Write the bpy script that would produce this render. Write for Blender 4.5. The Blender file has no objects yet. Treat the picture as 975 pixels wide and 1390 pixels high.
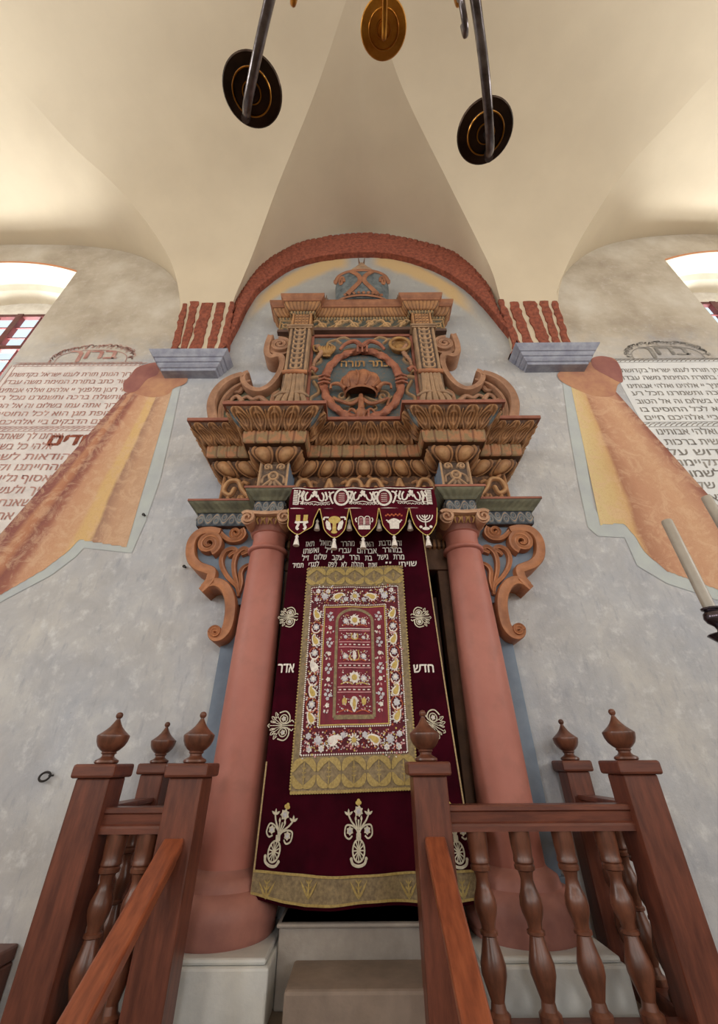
import bpy, math, random
import numpy as np

random.seed(7)
COL = bpy.context.scene.collection
H = 1.6                      # eye height above the hall floor
F_PX = 552.0
TH = math.radians(34.75)
ROLL = math.radians(0.4)
CT, ST = math.cos(TH), math.sin(TH)
XC = 0.045                   # centre line of the ark


def ray(x, y):
    a = (x - 487.5) / F_PX
    b = (650 - y) / F_PX
    a, b = a * math.cos(ROLL) + b * math.sin(ROLL), -a * math.sin(ROLL) + b * math.cos(ROLL)
    return (a, CT - b * ST, ST + b * CT)


def at(px, py, Y):
    """point of the plane at depth Y measured from the photograph (eye-level coordinates)"""
    r = ray(px, py)
    t = Y / r[1]
    return (r[0] * t, Y, r[2] * t)


def xz(px, py, Y):
    p = at(px, py, Y)
    return (p[0], p[2])


# ------------------------------------------------------------------ materials
def lin(c):
    return tuple(((v / 255) / 12.92 if v / 255 <= .04045 else ((v / 255 + .055) / 1.055) ** 2.4) for v in c) + (1.0,)


def nt_new(name):
    m = bpy.data.materials.new(name)
    m.use_nodes = True
    nt = m.node_tree
    return m, nt, nt.nodes['Principled BSDF']


def node(nt, t, **kw):
    n = nt.nodes.new(t)
    for k, v in kw.items():
        if k in n.inputs:
            n.inputs[k].default_value = v
        else:
            setattr(n, k, v)
    return n


def noise(nt, scale, detail=5, rough=.55, vec=None, dist=0):
    n = node(nt, 'ShaderNodeTexNoise')
    n.inputs['Scale'].default_value = scale
    n.inputs['Detail'].default_value = detail
    n.inputs['Roughness'].default_value = rough
    n.inputs['Distortion'].default_value = dist
    if vec is None:
        g = nt.nodes.get('GEO') or node(nt, 'ShaderNodeNewGeometry', name='GEO')
        vec = g.outputs['Position']
    nt.links.new(vec, n.inputs['Vector'])
    return n.outputs['Fac']


def ramp(nt, fac, stops):
    r = node(nt, 'ShaderNodeValToRGB')
    el = r.color_ramp.elements
    while len(el) < len(stops):
        el.new(.5)
    for e, (p, c) in zip(el, stops):
        e.position = p
        e.color = c
    nt.links.new(fac, r.inputs['Fac'])
    return r.outputs['Color']


def mixc(nt, fac, a, b, mode='MIX'):
    m = node(nt, 'ShaderNodeMix', data_type='RGBA', blend_type=mode)
    for sock, v in ((m.inputs[0], fac), (m.inputs[6], a), (m.inputs[7], b)):
        if isinstance(v, bpy.types.NodeSocket):
            nt.links.new(v, sock)
        else:
            sock.default_value = v
    return m.outputs[2]


def mth(nt, op, a, b=None, c=None, clamp=False):
    m = node(nt, 'ShaderNodeMath', operation=op, use_clamp=clamp)
    for i, v in enumerate((a, b, c)):
        if v is None:
            continue
        if isinstance(v, bpy.types.NodeSocket):
            nt.links.new(v, m.inputs[i])
        else:
            m.inputs[i].default_value = v
    return m.outputs[0]


def sstep(nt, v, a, b):
    m = node(nt, 'ShaderNodeMapRange', interpolation_type='SMOOTHSTEP')
    nt.links.new(v, m.inputs['Value'])
    m.inputs['From Min'].default_value = a
    m.inputs['From Max'].default_value = b
    return m.outputs['Result']


def bump(nt, bsdf, h, strength=.3, dist=.01):
    b = node(nt, 'ShaderNodeBump')
    b.inputs['Strength'].default_value = strength
    b.inputs['Distance'].default_value = dist
    nt.links.new(h, b.inputs['Height'])
    nt.links.new(b.outputs['Normal'], bsdf.inputs['Normal'])


MATS = {}


def pmat(name, c1, c2=None, scale=6, rough=.75, bmp=.25, bd=.004, metallic=0, spec=.35, relief=None, lo=.35, hi=.65,
         stretch=None, sheen=0, fine=None):
    m, nt, b = nt_new(name)
    c1 = lin(c1)
    c2 = lin(c2) if c2 else tuple(v * .75 for v in c1[:3]) + (1,)
    vec = None
    if stretch:
        g = node(nt, 'ShaderNodeNewGeometry', name='GEO')
        mp = node(nt, 'ShaderNodeMapping')
        mp.inputs['Scale'].default_value = stretch
        nt.links.new(g.outputs['Position'], mp.inputs['Vector'])
        vec = mp.outputs['Vector']
    n1 = noise(nt, scale, 6, .6, vec)
    c = ramp(nt, n1, [(lo, c2), (hi, c1)])
    if relief:  # polychrome ground and rims, contrast deepened in recesses to imitate shade
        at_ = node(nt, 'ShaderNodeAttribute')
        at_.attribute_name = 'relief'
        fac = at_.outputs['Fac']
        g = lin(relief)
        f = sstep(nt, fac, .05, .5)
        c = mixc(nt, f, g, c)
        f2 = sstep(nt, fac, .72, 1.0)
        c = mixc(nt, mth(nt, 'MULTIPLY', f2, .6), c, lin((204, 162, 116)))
    if fine:
        n2 = noise(nt, fine, 3, .6, vec)
        c = mixc(nt, mth(nt, 'MULTIPLY', sstep(nt, n2, .45, .75), .6), c, tuple(v * .7 for v in c1[:3]) + (1,))
    nt.links.new(c, b.inputs['Base Color'])
    b.inputs['Roughness'].default_value = rough
    b.inputs['Metallic'].default_value = metallic
    b.inputs['Specular IOR Level'].default_value = spec
    if sheen:
        b.inputs['Sheen Weight'].default_value = sheen
        b.inputs['Sheen Roughness'].default_value = .4
        b.inputs['Sheen Tint'].default_value = lin((190, 60, 80))
    if bmp:
        n3 = noise(nt, scale * 6, 5, .6, vec)
        bump(nt, b, n3, bmp, bd)
    MATS[name] = m
    return m


pmat('vault_plaster', (212, 198, 173), (202, 188, 164), 1.1, .9, .15, .004, lo=.3, hi=.7)
pmat('plain_plaster', (205, 200, 190), (190, 184, 172), 1.5, .9, .3, .006)
pmat('reveal_plaster', (226, 218, 200), (212, 202, 182), 2, .9, .2, .004)
pmat('red_brick', (164, 92, 70), (116, 62, 50), 22, .85, .8, .012, fine=45)
pmat('lime_mortar', (222, 206, 170), (205, 188, 150), 5, .9, .3, .005)
pmat('slate', (164, 168, 182), (132, 136, 154), 9, .6, .25, .004, spec=.5)
pmat('column_red', (184, 120, 106), (166, 102, 90), 2.2, .5, .12, .003, spec=.4, lo=.3, hi=.7, fine=9)
pmat('column_dark', (168, 114, 102), (142, 96, 88), 5, .55, .2, .004)
pmat('wood', (112, 62, 46), (78, 40, 30), 5, .38, .12, .002, spec=.45, stretch=(6, 6, 1), fine=30)
pmat('wood_rail', (112, 62, 46), (84, 44, 34), 5, .38, .12, .002, spec=.45, stretch=(1, 6, 8), fine=30)
pmat('wood_turned', (114, 70, 52), (78, 46, 34), 7, .32, .1, .002, spec=.5, stretch=(4, 4, 1))
pmat('wood_polished', (142, 76, 48), (110, 54, 34), 6, .35, .08, .002, spec=.5, stretch=(8, 1.5, 1.5))
pmat('door_wood', (104, 66, 46), (66, 40, 30), 5, .5, .2, .003, stretch=(7, 7, 1))
pmat('dark_void', (24, 20, 20), (16, 14, 14), 3, .8, 0)
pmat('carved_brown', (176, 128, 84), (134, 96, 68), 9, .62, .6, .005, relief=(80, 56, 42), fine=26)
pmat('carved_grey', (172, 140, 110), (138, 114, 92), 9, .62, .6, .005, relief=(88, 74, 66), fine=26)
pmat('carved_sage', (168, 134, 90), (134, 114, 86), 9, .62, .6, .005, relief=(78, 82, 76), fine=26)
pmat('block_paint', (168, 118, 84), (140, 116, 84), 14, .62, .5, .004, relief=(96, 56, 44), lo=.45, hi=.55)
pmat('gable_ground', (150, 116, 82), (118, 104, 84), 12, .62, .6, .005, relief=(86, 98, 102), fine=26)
pmat('scroll_orange', (184, 126, 88), (148, 98, 70), 8, .55, .4, .003, fine=24)
pmat('scroll_brown', (176, 134, 106), (140, 104, 82), 8, .6, .4, .003, fine=24)
pmat('volute_rose', (206, 168, 138), (176, 134, 106), 9, .55, .3, .003)
pmat('scroll_side', (110, 84, 72), (84, 66, 60), 6, .6, .3, .003)
pmat('fillet_red', (162, 104, 86), (134, 84, 70), 8, .55, .3, .003)
pmat('soffit_brown', (116, 84, 64), (88, 64, 50), 7, .65, .4, .003)
pmat('cornice_brown', (164, 112, 82), (132, 88, 66), 9, .6, .4, .004, fine=24)
pmat('moulding_green', (124, 124, 102), (92, 92, 78), 8, .6, .4, .003)
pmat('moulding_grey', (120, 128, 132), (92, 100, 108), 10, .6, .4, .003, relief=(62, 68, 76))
pmat('panel_blue', (112, 120, 122), (76, 84, 88), 14, .7, .5, .004)
pmat('ark_blue_grey', (132, 146, 162), (108, 122, 140), 4, .7, .3, .004)
pmat('gilt', (178, 138, 86), (140, 104, 64), 10, .45, .3, .003)
pmat('wreath_terracotta', (170, 110, 84), (134, 80, 62), 10, .55, .4, .003)
pmat('crown_terracotta', (172, 116, 82), (132, 84, 62), 12, .55, .4, .003)
pmat('velvet', (62, 5, 22), (40, 3, 14), 5, .85, .1, .002, spec=.06, sheen=.12, lo=.3, hi=.7)
pmat('velvet_valance', (84, 12, 30), (62, 8, 22), 8, .85, .1, .002, spec=.08, sheen=.12)
pmat('silk_red', (124, 26, 46), (96, 18, 36), 10, .6, .3, .003, sheen=.1, stretch=(2, 1, .6))
pmat('silk_ground', (104, 28, 42), (76, 20, 34), 40, .75, .2, .002)
pmat('gold_brocade', (146, 126, 88), (104, 86, 60), 60, .5, .5, .002, spec=.5, fine=160)
pmat('gold_pattern', (176, 152, 86), (146, 122, 62), 90, .45, .4, .002, spec=.5)
pmat('gold_trim', (184, 158, 112), (146, 120, 80), 120, .5, .4, .002, spec=.5)
pmat('thread_white', (236, 230, 222), (206, 198, 192), 60, .7, .2, .001)
pmat('thread_silver', (206, 204, 208), (172, 168, 178), 70, .6, .2, .001)
pmat('thread_pink', (214, 160, 160), (190, 128, 136), 60, .7, .2, .001)
pmat('thread_gold', (204, 180, 104), (178, 150, 78), 60, .55, .2, .001)
pmat('thread_rust', (190, 96, 58), (160, 72, 44), 60, .65, .2, .001)
pmat('thread_ecru', (214, 206, 186), (180, 172, 152), 60, .65, .2, .001)
pmat('thread_orange', (214, 150, 108), (200, 136, 96), 6, .9, .1, .002)
pmat('paint_rust', (158, 108, 100), (194, 158, 148), 9, .9, .1, .002)
pmat('paint_black', (112, 108, 104), (160, 156, 150), 9, .9, .1, .002)
pmat('stone', (168, 160, 152), (136, 128, 122), 4, .8, .4, .006)
pmat('painted_stone', (214, 214, 210), (186, 188, 188), 4, .5, .3, .005)
pmat('step_stone', (142, 126, 114), (118, 104, 94), 5, .75, .3, .005)
pmat('floor_stone', (134, 118, 102), (104, 92, 80), 2, .7, .3, .006)
pmat('bronze_dark', (66, 50, 40), (44, 34, 28), 10, .35, .2, .002, metallic=.85)
pmat('bronze_arm', (128, 122, 124), (70, 62, 60), 14, .28, .2, .002, metallic=.9)
pmat('brass', (206, 150, 66), (170, 112, 40), 10, .28, .2, .002, metallic=.9)
pmat('pewter', (98, 90, 98), (66, 60, 66), 10, .22, .1, .002, metallic=.9)
pmat('wax', (176, 168, 156), (158, 150, 138), 7, .35, .05, .001, spec=.5)
pmat('iron', (58, 54, 54), (36, 34, 34), 20, .5, .3, .002, metallic=.6)
pmat('window_wood', (104, 48, 46), (80, 34, 34), 8, .5, .2, .002)
pmat('window_white', (226, 222, 214), (206, 200, 190), 8, .6, .1, .002)


def glass_mat():
    m = bpy.data.materials.new('window_glass')
    m.use_nodes = True
    nt = m.node_tree
    nt.nodes.clear()
    o = node(nt, 'ShaderNodeOutputMaterial')
    t = node(nt, 'ShaderNodeBsdfTransparent')
    t.inputs[0].default_value = (.93, .97, 1, 1)
    g = node(nt, 'ShaderNodeBsdfGlossy')
    g.inputs['Roughness'].default_value = .05
    n = noise(nt, 3, 2)
    mx = node(nt, 'ShaderNodeMixShader')
    nt.links.new(mth(nt, 'MULTIPLY', n, .12), mx.inputs[0])
    nt.links.new(t.outputs[0], mx.inputs[1])
    nt.links.new(g.outputs[0], mx.inputs[2])
    nt.links.new(mx.outputs[0], o.inputs[0])
    MATS['window_glass'] = m


glass_mat()


def wall_mat():
    m, nt, b = nt_new('ark_wall_plaster')
    g = node(nt, 'ShaderNodeNewGeometry', name='GEO')
    sp = node(nt, 'ShaderNodeSeparateXYZ')
    nt.links.new(g.outputs['Position'], sp.inputs[0])
    x, z = sp.outputs['X'], mth(nt, 'SUBTRACT', sp.outputs['Z'], H)
    big = noise(nt, .9, 6, .62)
    mid = noise(nt, 2.7, 7, .66, dist=.6)
    fine = noise(nt, 9, 7, .7)
    grey = ramp(nt, mid, [(.32, lin((152, 155, 164))), (.5, lin((178, 181, 187))), (.68, lin((206, 207, 206)))])
    warm = ramp(nt, big, [(.35, lin((174, 180, 192))), (.6, lin((192, 188, 182)))])
    low = mixc(nt, .5, grey, warm)
    low = mixc(nt, mth(nt, 'MULTIPLY', sstep(nt, fine, .50, .72), .6), low, lin((222, 224, 224)))
    # brushed streaks
    mp = node(nt, 'ShaderNodeMapping')
    mp.inputs['Scale'].default_value = (7, 1, 2)
    mp.inputs['Rotation'].default_value = (0, .5, 0)
    nt.links.new(g.outputs['Position'], mp.inputs['Vector'])
    st = noise(nt, 3, 6, .7, mp.outputs['Vector'])
    low = mixc(nt, mth(nt, 'MULTIPLY', sstep(nt, st, .52, .70), .5), low, lin((150, 153, 164)))
    # beige old plaster in the side bays above the texts
    ax = mth(nt, 'ABSOLUTE', mth(nt, 'SUBTRACT', x, .05))
    up = mth(nt, 'ADD', z, mth(nt, 'MULTIPLY', mth(nt, 'SUBTRACT', mid, .5), 1.2))
    mb = mth(nt, 'MULTIPLY', sstep(nt, up, 3.3, 4.3), sstep(nt, ax, 1.75, 2.1))
    beige = ramp(nt, big, [(.34, lin((160, 148, 132))), (.5, lin((186, 176, 160))), (.66, lin((206, 200, 188)))])
    beige = mixc(nt, mth(nt, 'MULTIPLY', sstep(nt, fine, .5, .7), .4), beige, lin((206, 198, 190)))
    c = mixc(nt, mb, low, beige)
    # centre bay: green-grey near the top
    mc = mth(nt, 'MULTIPLY', sstep(nt, up, 2.6, 5.2), mth(nt, 'SUBTRACT', 1, sstep(nt, ax, 1.75, 2.1)))
    c = mixc(nt, mth(nt, 'MULTIPLY', mc, .75), c, lin((150, 150, 146)))
    # ochre arc of painted sky under the brick arch
    sx = mth(nt, 'SUBTRACT', x, .05)
    arc = mth(nt, 'SUBTRACT', mth(nt, 'ADD', z, mth(nt, 'MULTIPLY', mth(nt, 'MULTIPLY', sx, sx), .62)), 5.93)
    arc = mth(nt, 'ABSOLUTE', mth(nt, 'ADD', arc, mth(nt, 'MULTIPLY', mth(nt, 'SUBTRACT', mid, .5), .25)))
    mo = mth(nt, 'MULTIPLY', mth(nt, 'SUBTRACT', 1, sstep(nt, arc, .10, .30)), mth(nt, 'SUBTRACT', 1, sstep(nt, ax, 1.2, 1.5)))
    mo = mth(nt, 'MULTIPLY', mo, sstep(nt, ax, .1, .3))
    c = mixc(nt, mth(nt, 'MULTIPLY', mo, .85), c, lin((196, 164, 112)))
    dots = sstep(nt, noise(nt, 40, 3, .5), .70, .76)
    c = mixc(nt, mth(nt, 'MULTIPLY', dots, .35), c, lin((120, 112, 110)))
    nt.links.new(c, b.inputs['Base Color'])
    b.inputs['Roughness'].default_value = .88
    b.inputs['Specular IOR Level'].default_value = .2
    hh = mth(nt, 'ADD', mth(nt, 'MULTIPLY', st, .6), fine)
    bump(nt, b, hh, .45, .012)
    MATS['ark_wall_plaster'] = m


wall_mat()


def drape_mat(name, stops, mott):
    """painted curtain: colour runs across the folds by the mesh attribute 'fold'"""
    m, nt, b = nt_new(name)
    a = node(nt, 'ShaderNodeAttribute')
    a.attribute_name = 'fold'
    n1 = noise(nt, 2.5, 6, .6)
    f = mth(nt, 'ADD', a.outputs['Fac'], mth(nt, 'MULTIPLY', mth(nt, 'SUBTRACT', n1, .5), .10))
    c = ramp(nt, f, [(p, lin(col)) for p, col in stops])
    n2 = noise(nt, 7, 8, .75, dist=1.2)
    c = mixc(nt, mth(nt, 'MULTIPLY', sstep(nt, n2, .45, .62), .5), c, lin(mott))
    n3 = noise(nt, 16, 5, .6, dist=2.5)
    w = mth(nt, 'ABSOLUTE', mth(nt, 'SUBTRACT', n3, .5))
    c = mixc(nt, mth(nt, 'MULTIPLY', mth(nt, 'SUBTRACT', 1, sstep(nt, w, 0, .022)), .35), c, lin((176, 118, 82)))
    nt.links.new(c, b.inputs['Base Color'])
    b.inputs['Roughness'].default_value = .9
    b.inputs['Specular IOR Level'].default_value = .15
    bump(nt, b, n2, .2, .006)
    MATS[name] = m


drape_mat('drape_left', [(0, (134, 86, 84)), (.10, (146, 96, 88)), (.14, (184, 134, 106)), (.20, (178, 124, 98)), (.25, (140, 92, 84)), (.32, (158, 106, 92)),
                         (.38, (196, 150, 122)), (.56, (206, 164, 130)), (.60, (214, 180, 128)), (.70, (216, 182, 130)), (.73, (164, 130, 112)),
                         (.84, (196, 158, 130)), (1, (200, 166, 138))], (216, 184, 154))
drape_mat('drape_right', [(0, (216, 196, 148)), (.16, (212, 184, 134)), (.24, (206, 168, 122)), (.28, (172, 126, 102)), (.40, (194, 148, 120)),
                          (.7, (206, 164, 132)), (.88, (186, 140, 116)), (.95, (156, 108, 94)), (1, (138, 90, 80))], (218, 184, 152))
pmat('drape_knot', (168, 116, 98), (192, 146, 112), 5, .9, .2, .004)
pmat('drape_rose', (142, 92, 88), (160, 108, 98), 5, .9, .2, .004)
pmat('drape_halo', (188, 196, 194), (178, 184, 188), 5, .9, .2, .004)
pmat('text_ground', (226, 220, 216), (210, 202, 200), 3, .9, .2, .004, fine=8)
pmat('text_ground_white', (228, 230, 230), (212, 214, 216), 3, .9, .2, .004)


# ------------------------------------------------------------------ mesh builder
class MB:
    def __init__(s):
        s.v = []
        s.f = []
        s.mi = []
        s.r = []          # relief attribute
        s.cur = 0
        s.smooth = True

    def add(s, verts, faces, rel=None, mi=None):
        o = len(s.v)
        s.v += [tuple(map(float, p)) for p in verts]
        s.r += list(rel) if rel is not None else [0.62] * len(verts)
        s.f += [tuple(i + o for i in f) for f in faces]
        s.mi += [s.cur if mi is None else mi] * len(faces)
        return s

    def box(s, x0, x1, y0, y1, z0, z1):
        v = [(x, y, z) for z in (z0, z1) for y in (y0, y1) for x in (x0, x1)]
        return s.add(v, [(0, 2, 3, 1), (4, 5, 7, 6), (0, 1, 5, 4), (2, 6, 7, 3), (0, 4, 6, 2), (1, 3, 7, 5)])

    def grid(s, P, rel=None, closeu=False, closev=False):
        """P[i][j] points"""
        n, m = len(P), len(P[0])
        v = [p for row in P for p in row]
        f = []
        for i in range(n if closeu else n - 1):
            for j in range(m if closev else m - 1):
                a, b_ = i, (i + 1) % n
                c, d = j, (j + 1) % m
                f.append((a * m + c, b_ * m + c, b_ * m + d, a * m + d))
        r = None if rel is None else [q for row in rel for q in row]
        return s.add(v, f, r)

    def lathe(s, prof, cx, cy, n=28, cz=0, caps=True):
        P = [[(cx + r * math.cos(2 * math.pi * k / n), cy + r * math.sin(2 * math.pi * k / n), cz + z) for k in range(n)] for r, z in prof]
        s.grid(P, closev=True)
        if caps:
            for row, rev in ((P[0], True), (P[-1], False)):
                s.add(row, [tuple(range(n))[::-1] if rev else tuple(range(n))])
        return s

    def tube(s, pts, rad, n=10, caps=True):
        pts = [np.array(p, float) for p in pts]
        rings = []
        up = None
        for i, p in enumerate(pts):
            t = pts[min(i + 1, len(pts) - 1)] - pts[max(i - 1, 0)]
            t = t / (np.linalg.norm(t) + 1e-9)
            if up is None:
                up = np.array((0, 0, 1.)) if abs(t[2]) < .9 else np.array((1., 0, 0))
            a = np.cross(t, up)
            a /= np.linalg.norm(a) + 1e-9
            up = np.cross(a, t)
            r = rad(i / (len(pts) - 1)) if callable(rad) else rad
            rings.append([tuple(p + r * (math.cos(2 * math.pi * k / n) * a + math.sin(2 * math.pi * k / n) * up)) for k in range(n)])
        s.grid(rings, closev=True)
        if caps:
            s.add(rings[0], [tuple(range(n))[::-1]])
            s.add(rings[-1], [tuple(range(n))])
        return s

    def prism(s, poly, y0, y1):
        """poly in x,z extruded from y0 (front) to y1"""
        n = len(poly)
        v = [(p[0], y0, p[1]) for p in poly] + [(p[0], y1, p[1]) for p in poly]
        f = [tuple(range(n)), tuple(range(2 * n - 1, n - 1, -1))]
        f += [(i, (i + 1) % n, n + (i + 1) % n, n + i) for i in range(n)]
        return s.add(v, f)

    def ribbon(s, pts, width, yf, yb, lip=.012, side=None, mirror=None):
        """carved band following pts (x,z): rounded raised front, straight sides back to yb"""
        m = len(pts)
        rows = []
        for i in range(m):
            a = np.array(pts[max(i - 1, 0)])
            b_ = np.array(pts[min(i + 1, m - 1)])
            t = b_ - a
            t = t / (np.linalg.norm(t) + 1e-9)
            nrm = np.array((-t[1], t[0]))
            w = (width(i / (m - 1)) if callable(width) else width) / 2
            p = np.array(pts[i])
            row = []
            for u, dy in ((-1, None), (-1, lip * .9), (-.82, 0), (-.5, lip * .2), (0, lip * .75), (.5, lip * .2), (.82, 0), (1, lip * .9), (1, None)):
                q = p + nrm * w * u
                row.append((q[0], yb if dy is None else yf + dy, q[1]))
            rows.append(row)
        s.grid(rows)
        for row, rev in ((rows[0], False), (rows[-1], True)):
            k = len(row)
            s.add(row, [tuple(range(k))[::-1] if rev else tuple(range(k))])
        return s

    def build(s, name, mats, parent=None, bevel=0, smooth=None, loc=None, attr=None, auto=40):
        me = bpy.data.meshes.new(name)
        V = np.array(s.v)
        if parent is not None:
            org = np.array(parent['_o'])
        elif loc is not None:
            org = np.array(loc, float)
        else:
            mn, mx = V.min(0), V.max(0)
            org = np.array(((mn[0] + mx[0]) / 2, (mn[1] + mx[1]) / 2, mn[2]))
        me.from_pydata([tuple(p) for p in (V - org)], [], s.f)
        if isinstance(mats, str):
            mats = [mats]
        for m in mats:
            me.materials.append(MATS[m])
        me.polygons.foreach_set('material_index', s.mi)
        sm = s.smooth if smooth is None else smooth
        me.polygons.foreach_set('use_smooth', [sm] * len(me.polygons))
        a = me.attributes.new('relief', 'FLOAT', 'POINT')
        a.data.foreach_set('value', s.r)
        if attr:
            a = me.attributes.new(attr[0], 'FLOAT', 'POINT')
            a.data.foreach_set('value', attr[1])
        me.validate()
        if sm and auto:
            me.update()
            try:
                me.set_sharp_from_angle(angle=math.radians(auto))
            except Exception:
                pass
        o = bpy.data.objects.new(name, me)
        COL.objects.link(o)
        o['_o'] = [float(q) for q in org]
        if parent is not None:
            o.parent = parent
        else:
            o.location = (org[0], org[1], org[2] + H)
        if bevel:
            bv = o.modifiers.new('bevel', 'BEVEL')
            bv.width = bevel
            bv.segments = 2
            bv.limit_method = 'ANGLE'
        return o


def thing(name, label, cat, org, group=None):
    o = bpy.data.objects.new(name, None)
    COL.objects.link(o)
    o.empty_display_size = .1
    o['_o'] = [float(q) for q in org]
    o.location = (org[0], org[1], org[2] + H)
    o['label'] = label
    o['category'] = cat
    if group:
        o['group'] = group
    return o


def tag(o, label, cat, group=None):
    o['label'] = label
    o['category'] = cat
    if group:
        o['group'] = group
    return o


def struct(o):
    o['kind'] = 'structure'
    return o


# ------------------------------------------------------------------ curves
def cr(pts, k=8, closed=False):
    pts = [np.array(p, float) for p in pts]
    n = len(pts)
    out = []
    for i in range(n if closed else n - 1):
        if closed:
            p0, p1, p2, p3 = pts[(i - 1) % n], pts[i], pts[(i + 1) % n], pts[(i + 2) % n]
        else:
            p0, p1, p2, p3 = pts[max(i - 1, 0)], pts[i], pts[i + 1], pts[min(i + 2, n - 1)]
        for j in range(k):
            t = j / k
            out.append(tuple(.5 * ((2 * p1) + (-p0 + p2) * t + (2 * p0 - 5 * p1 + 4 * p2 - p3) * t * t + (-p0 + 3 * p1 - 3 * p2 + p3) * t ** 3)))
    if not closed:
        out.append(tuple(pts[-1]))
    return out


def spiral(cx, cz, r0, r1, a0, turns, n=40):
    """from radius r0 at angle a0 (radians) to r1 after `turns` turns"""
    return [(cx + (r0 + (r1 - r0) * t) * math.cos(a0 + 2 * math.pi * turns * t), cz + (r0 + (r1 - r0) * t) * math.sin(a0 + 2 * math.pi * turns * t))
            for t in [i / n for i in range(n + 1)]]


def mir(pts):
    return [(2 * XC - p[0],) + tuple(p[1:]) for p in pts]


def resample(pts, n):
    P = np.array(pts, float)
    d = np.r_[0, np.cumsum(np.linalg.norm(np.diff(P, axis=0), axis=1))]
    t = np.linspace(0, d[-1], n)
    return np.stack([np.interp(t, d, P[:, k]) for k in range(P.shape[1])], 1)


def dist_curves(X, Z, curves):
    """curves: list of (points, halfwidth, height) -> raised height field 0..1"""
    out = np.zeros_like(X)
    for pts, w, h in curves:
        P = np.array(pts, float)
        best = np.full(X.shape, 1e9)
        for a, b_ in zip(P[:-1], P[1:]):
            d = b_ - a
            L = d @ d + 1e-12
            t = np.clip(((X - a[0]) * d[0] + (Z - a[1]) * d[1]) / L, 0, 1)
            dd = (X - a[0] - t * d[0]) ** 2 + (Z - a[1] - t * d[1]) ** 2
            best = np.minimum(best, dd)
        q = np.sqrt(best) / w
        out = np.maximum(out, h * np.sqrt(np.clip(1 - q * q, 0, 1)))
    return out


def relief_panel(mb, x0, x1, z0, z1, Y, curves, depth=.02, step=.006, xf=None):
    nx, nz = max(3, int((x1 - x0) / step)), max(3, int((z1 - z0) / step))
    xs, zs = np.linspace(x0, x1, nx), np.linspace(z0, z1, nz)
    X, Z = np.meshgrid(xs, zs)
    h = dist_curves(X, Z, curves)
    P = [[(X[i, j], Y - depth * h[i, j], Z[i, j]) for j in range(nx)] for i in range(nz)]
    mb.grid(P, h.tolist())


def sweep(mb, prof, path, relief=None, period=.1, amp=.012, nv=None, step=None, caps=True):
    """prof: [(offset,z)] ; path: [(x,y)] running so that the outside is on its right-hand side (towards -Y when going +X).
    relief(u,v)->height 0..1 repeated along each straight run"""
    pts = [np.array(p, float) for p in path]
    n = len(pts)
    dirs = [(pts[i + 1] - pts[i]) / np.linalg.norm(pts[i + 1] - pts[i]) for i in range(n - 1)]
    nor = [np.array((d[1], -d[0])) for d in dirs]
    mit = []
    for i in range(n):
        if i == 0:
            mit.append(nor[0])
        elif i == n - 1:
            mit.append(nor[-1])
        else:
            m = nor[i - 1] + nor[i]
            m = m / (m @ nor[i])
            mit.append(m)
    if nv:
        prof = [tuple(p) for p in resample(prof, nv)]
    zt = np.array([p[1] for p in prof])
    of = np.array([p[0] for p in prof])
    for i in range(n - 1):
        A, B = pts[i], pts[i + 1]
        a0, b0 = A + mit[i] * of.mean(), B + mit[i + 1] * of.mean()
        L = (b0 - a0) @ dirs[i]
        cnt = max(1, round(L / period))
        nu = max(1, int(math.ceil(L / step))) if (relief and step) else 1
        rows, rel = [], []
        do, dz = np.gradient(of), np.gradient(zt)
        ln = np.sqrt(do * do + dz * dz) + 1e-9
        no, nz_ = dz / ln, -do / ln
        for k in range(nu + 1):
            t = k / nu
            row, rr = [], []
            for j in range(len(prof)):
                h = relief((t * cnt) % 1.0, j / (len(prof) - 1)) if relief else 1.0
                o, z = of[j], zt[j]
                p = (A + mit[i] * o) * (1 - t) + (B + mit[i + 1] * o) * t
                if relief:
                    p = p + nor[i] * no[j] * amp * h
                    z = z + nz_[j] * amp * h
                row.append((p[0], p[1], z))
                rr.append(h)
            rows.append(row)
            rel.append(rr)
        mb.grid(rows, rel)
    return mb


def plan(hw, y, ress=None, yr=None, rhw=None, back=3.0):
    """plan of the entablature: wings, projecting pieces over both columns, centre"""
    if not ress:
        return [(XC - hw, back), (XC - hw, y), (XC + hw, y), (XC + hw, back)]
    c = ress
    return [(XC - hw, back), (XC - hw, y), (XC - c - rhw, y), (XC - c - rhw, yr), (XC - c + rhw, yr), (XC - c + rhw, y),
            (XC + c - rhw, y), (XC + c - rhw, yr), (XC + c + rhw, yr), (XC + c + rhw, y), (XC + hw, y), (XC + hw, back)]


def sm(a, b, x):
    t = min(1, max(0, (x - a) / (b - a)))
    return t * t * (3 - 2 * t)


def leaf_relief(u, v):
    # upright leaves with looped outlines, a rib and a smaller leaf between
    x, z = (u - .5) / .45, (v - .50) / .52
    e = math.sqrt(x * x + z * z)
    rim = math.exp(-((e - .90) / .09) ** 2)
    rim2 = math.exp(-((e - .52) / .10) ** 2) * .8
    rib = math.exp(-(x / .12) ** 2) * (1 if e < .9 else 0) * .9
    base = .28 if e < .9 else 0
    ud = min(u, 1 - u)
    lf = math.exp(-((ud - .055 * (1 - v)) / .022) ** 2) * .75 * (1 if v < .86 else .2)
    return min(1, max(rim, rim2, rib, base, lf)) * sm(0, .05, v) * sm(1, .95, v)


def egg_relief(u, v):
    x, z = (u - .5) / .34, (v - .55) / .5
    e = x * x + z * z
    egg = math.sqrt(max(0, 1 - e))
    rim = math.exp(-((math.sqrt(e) - 1.2) / .12) ** 2) * .8
    return max(egg, rim)


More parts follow.
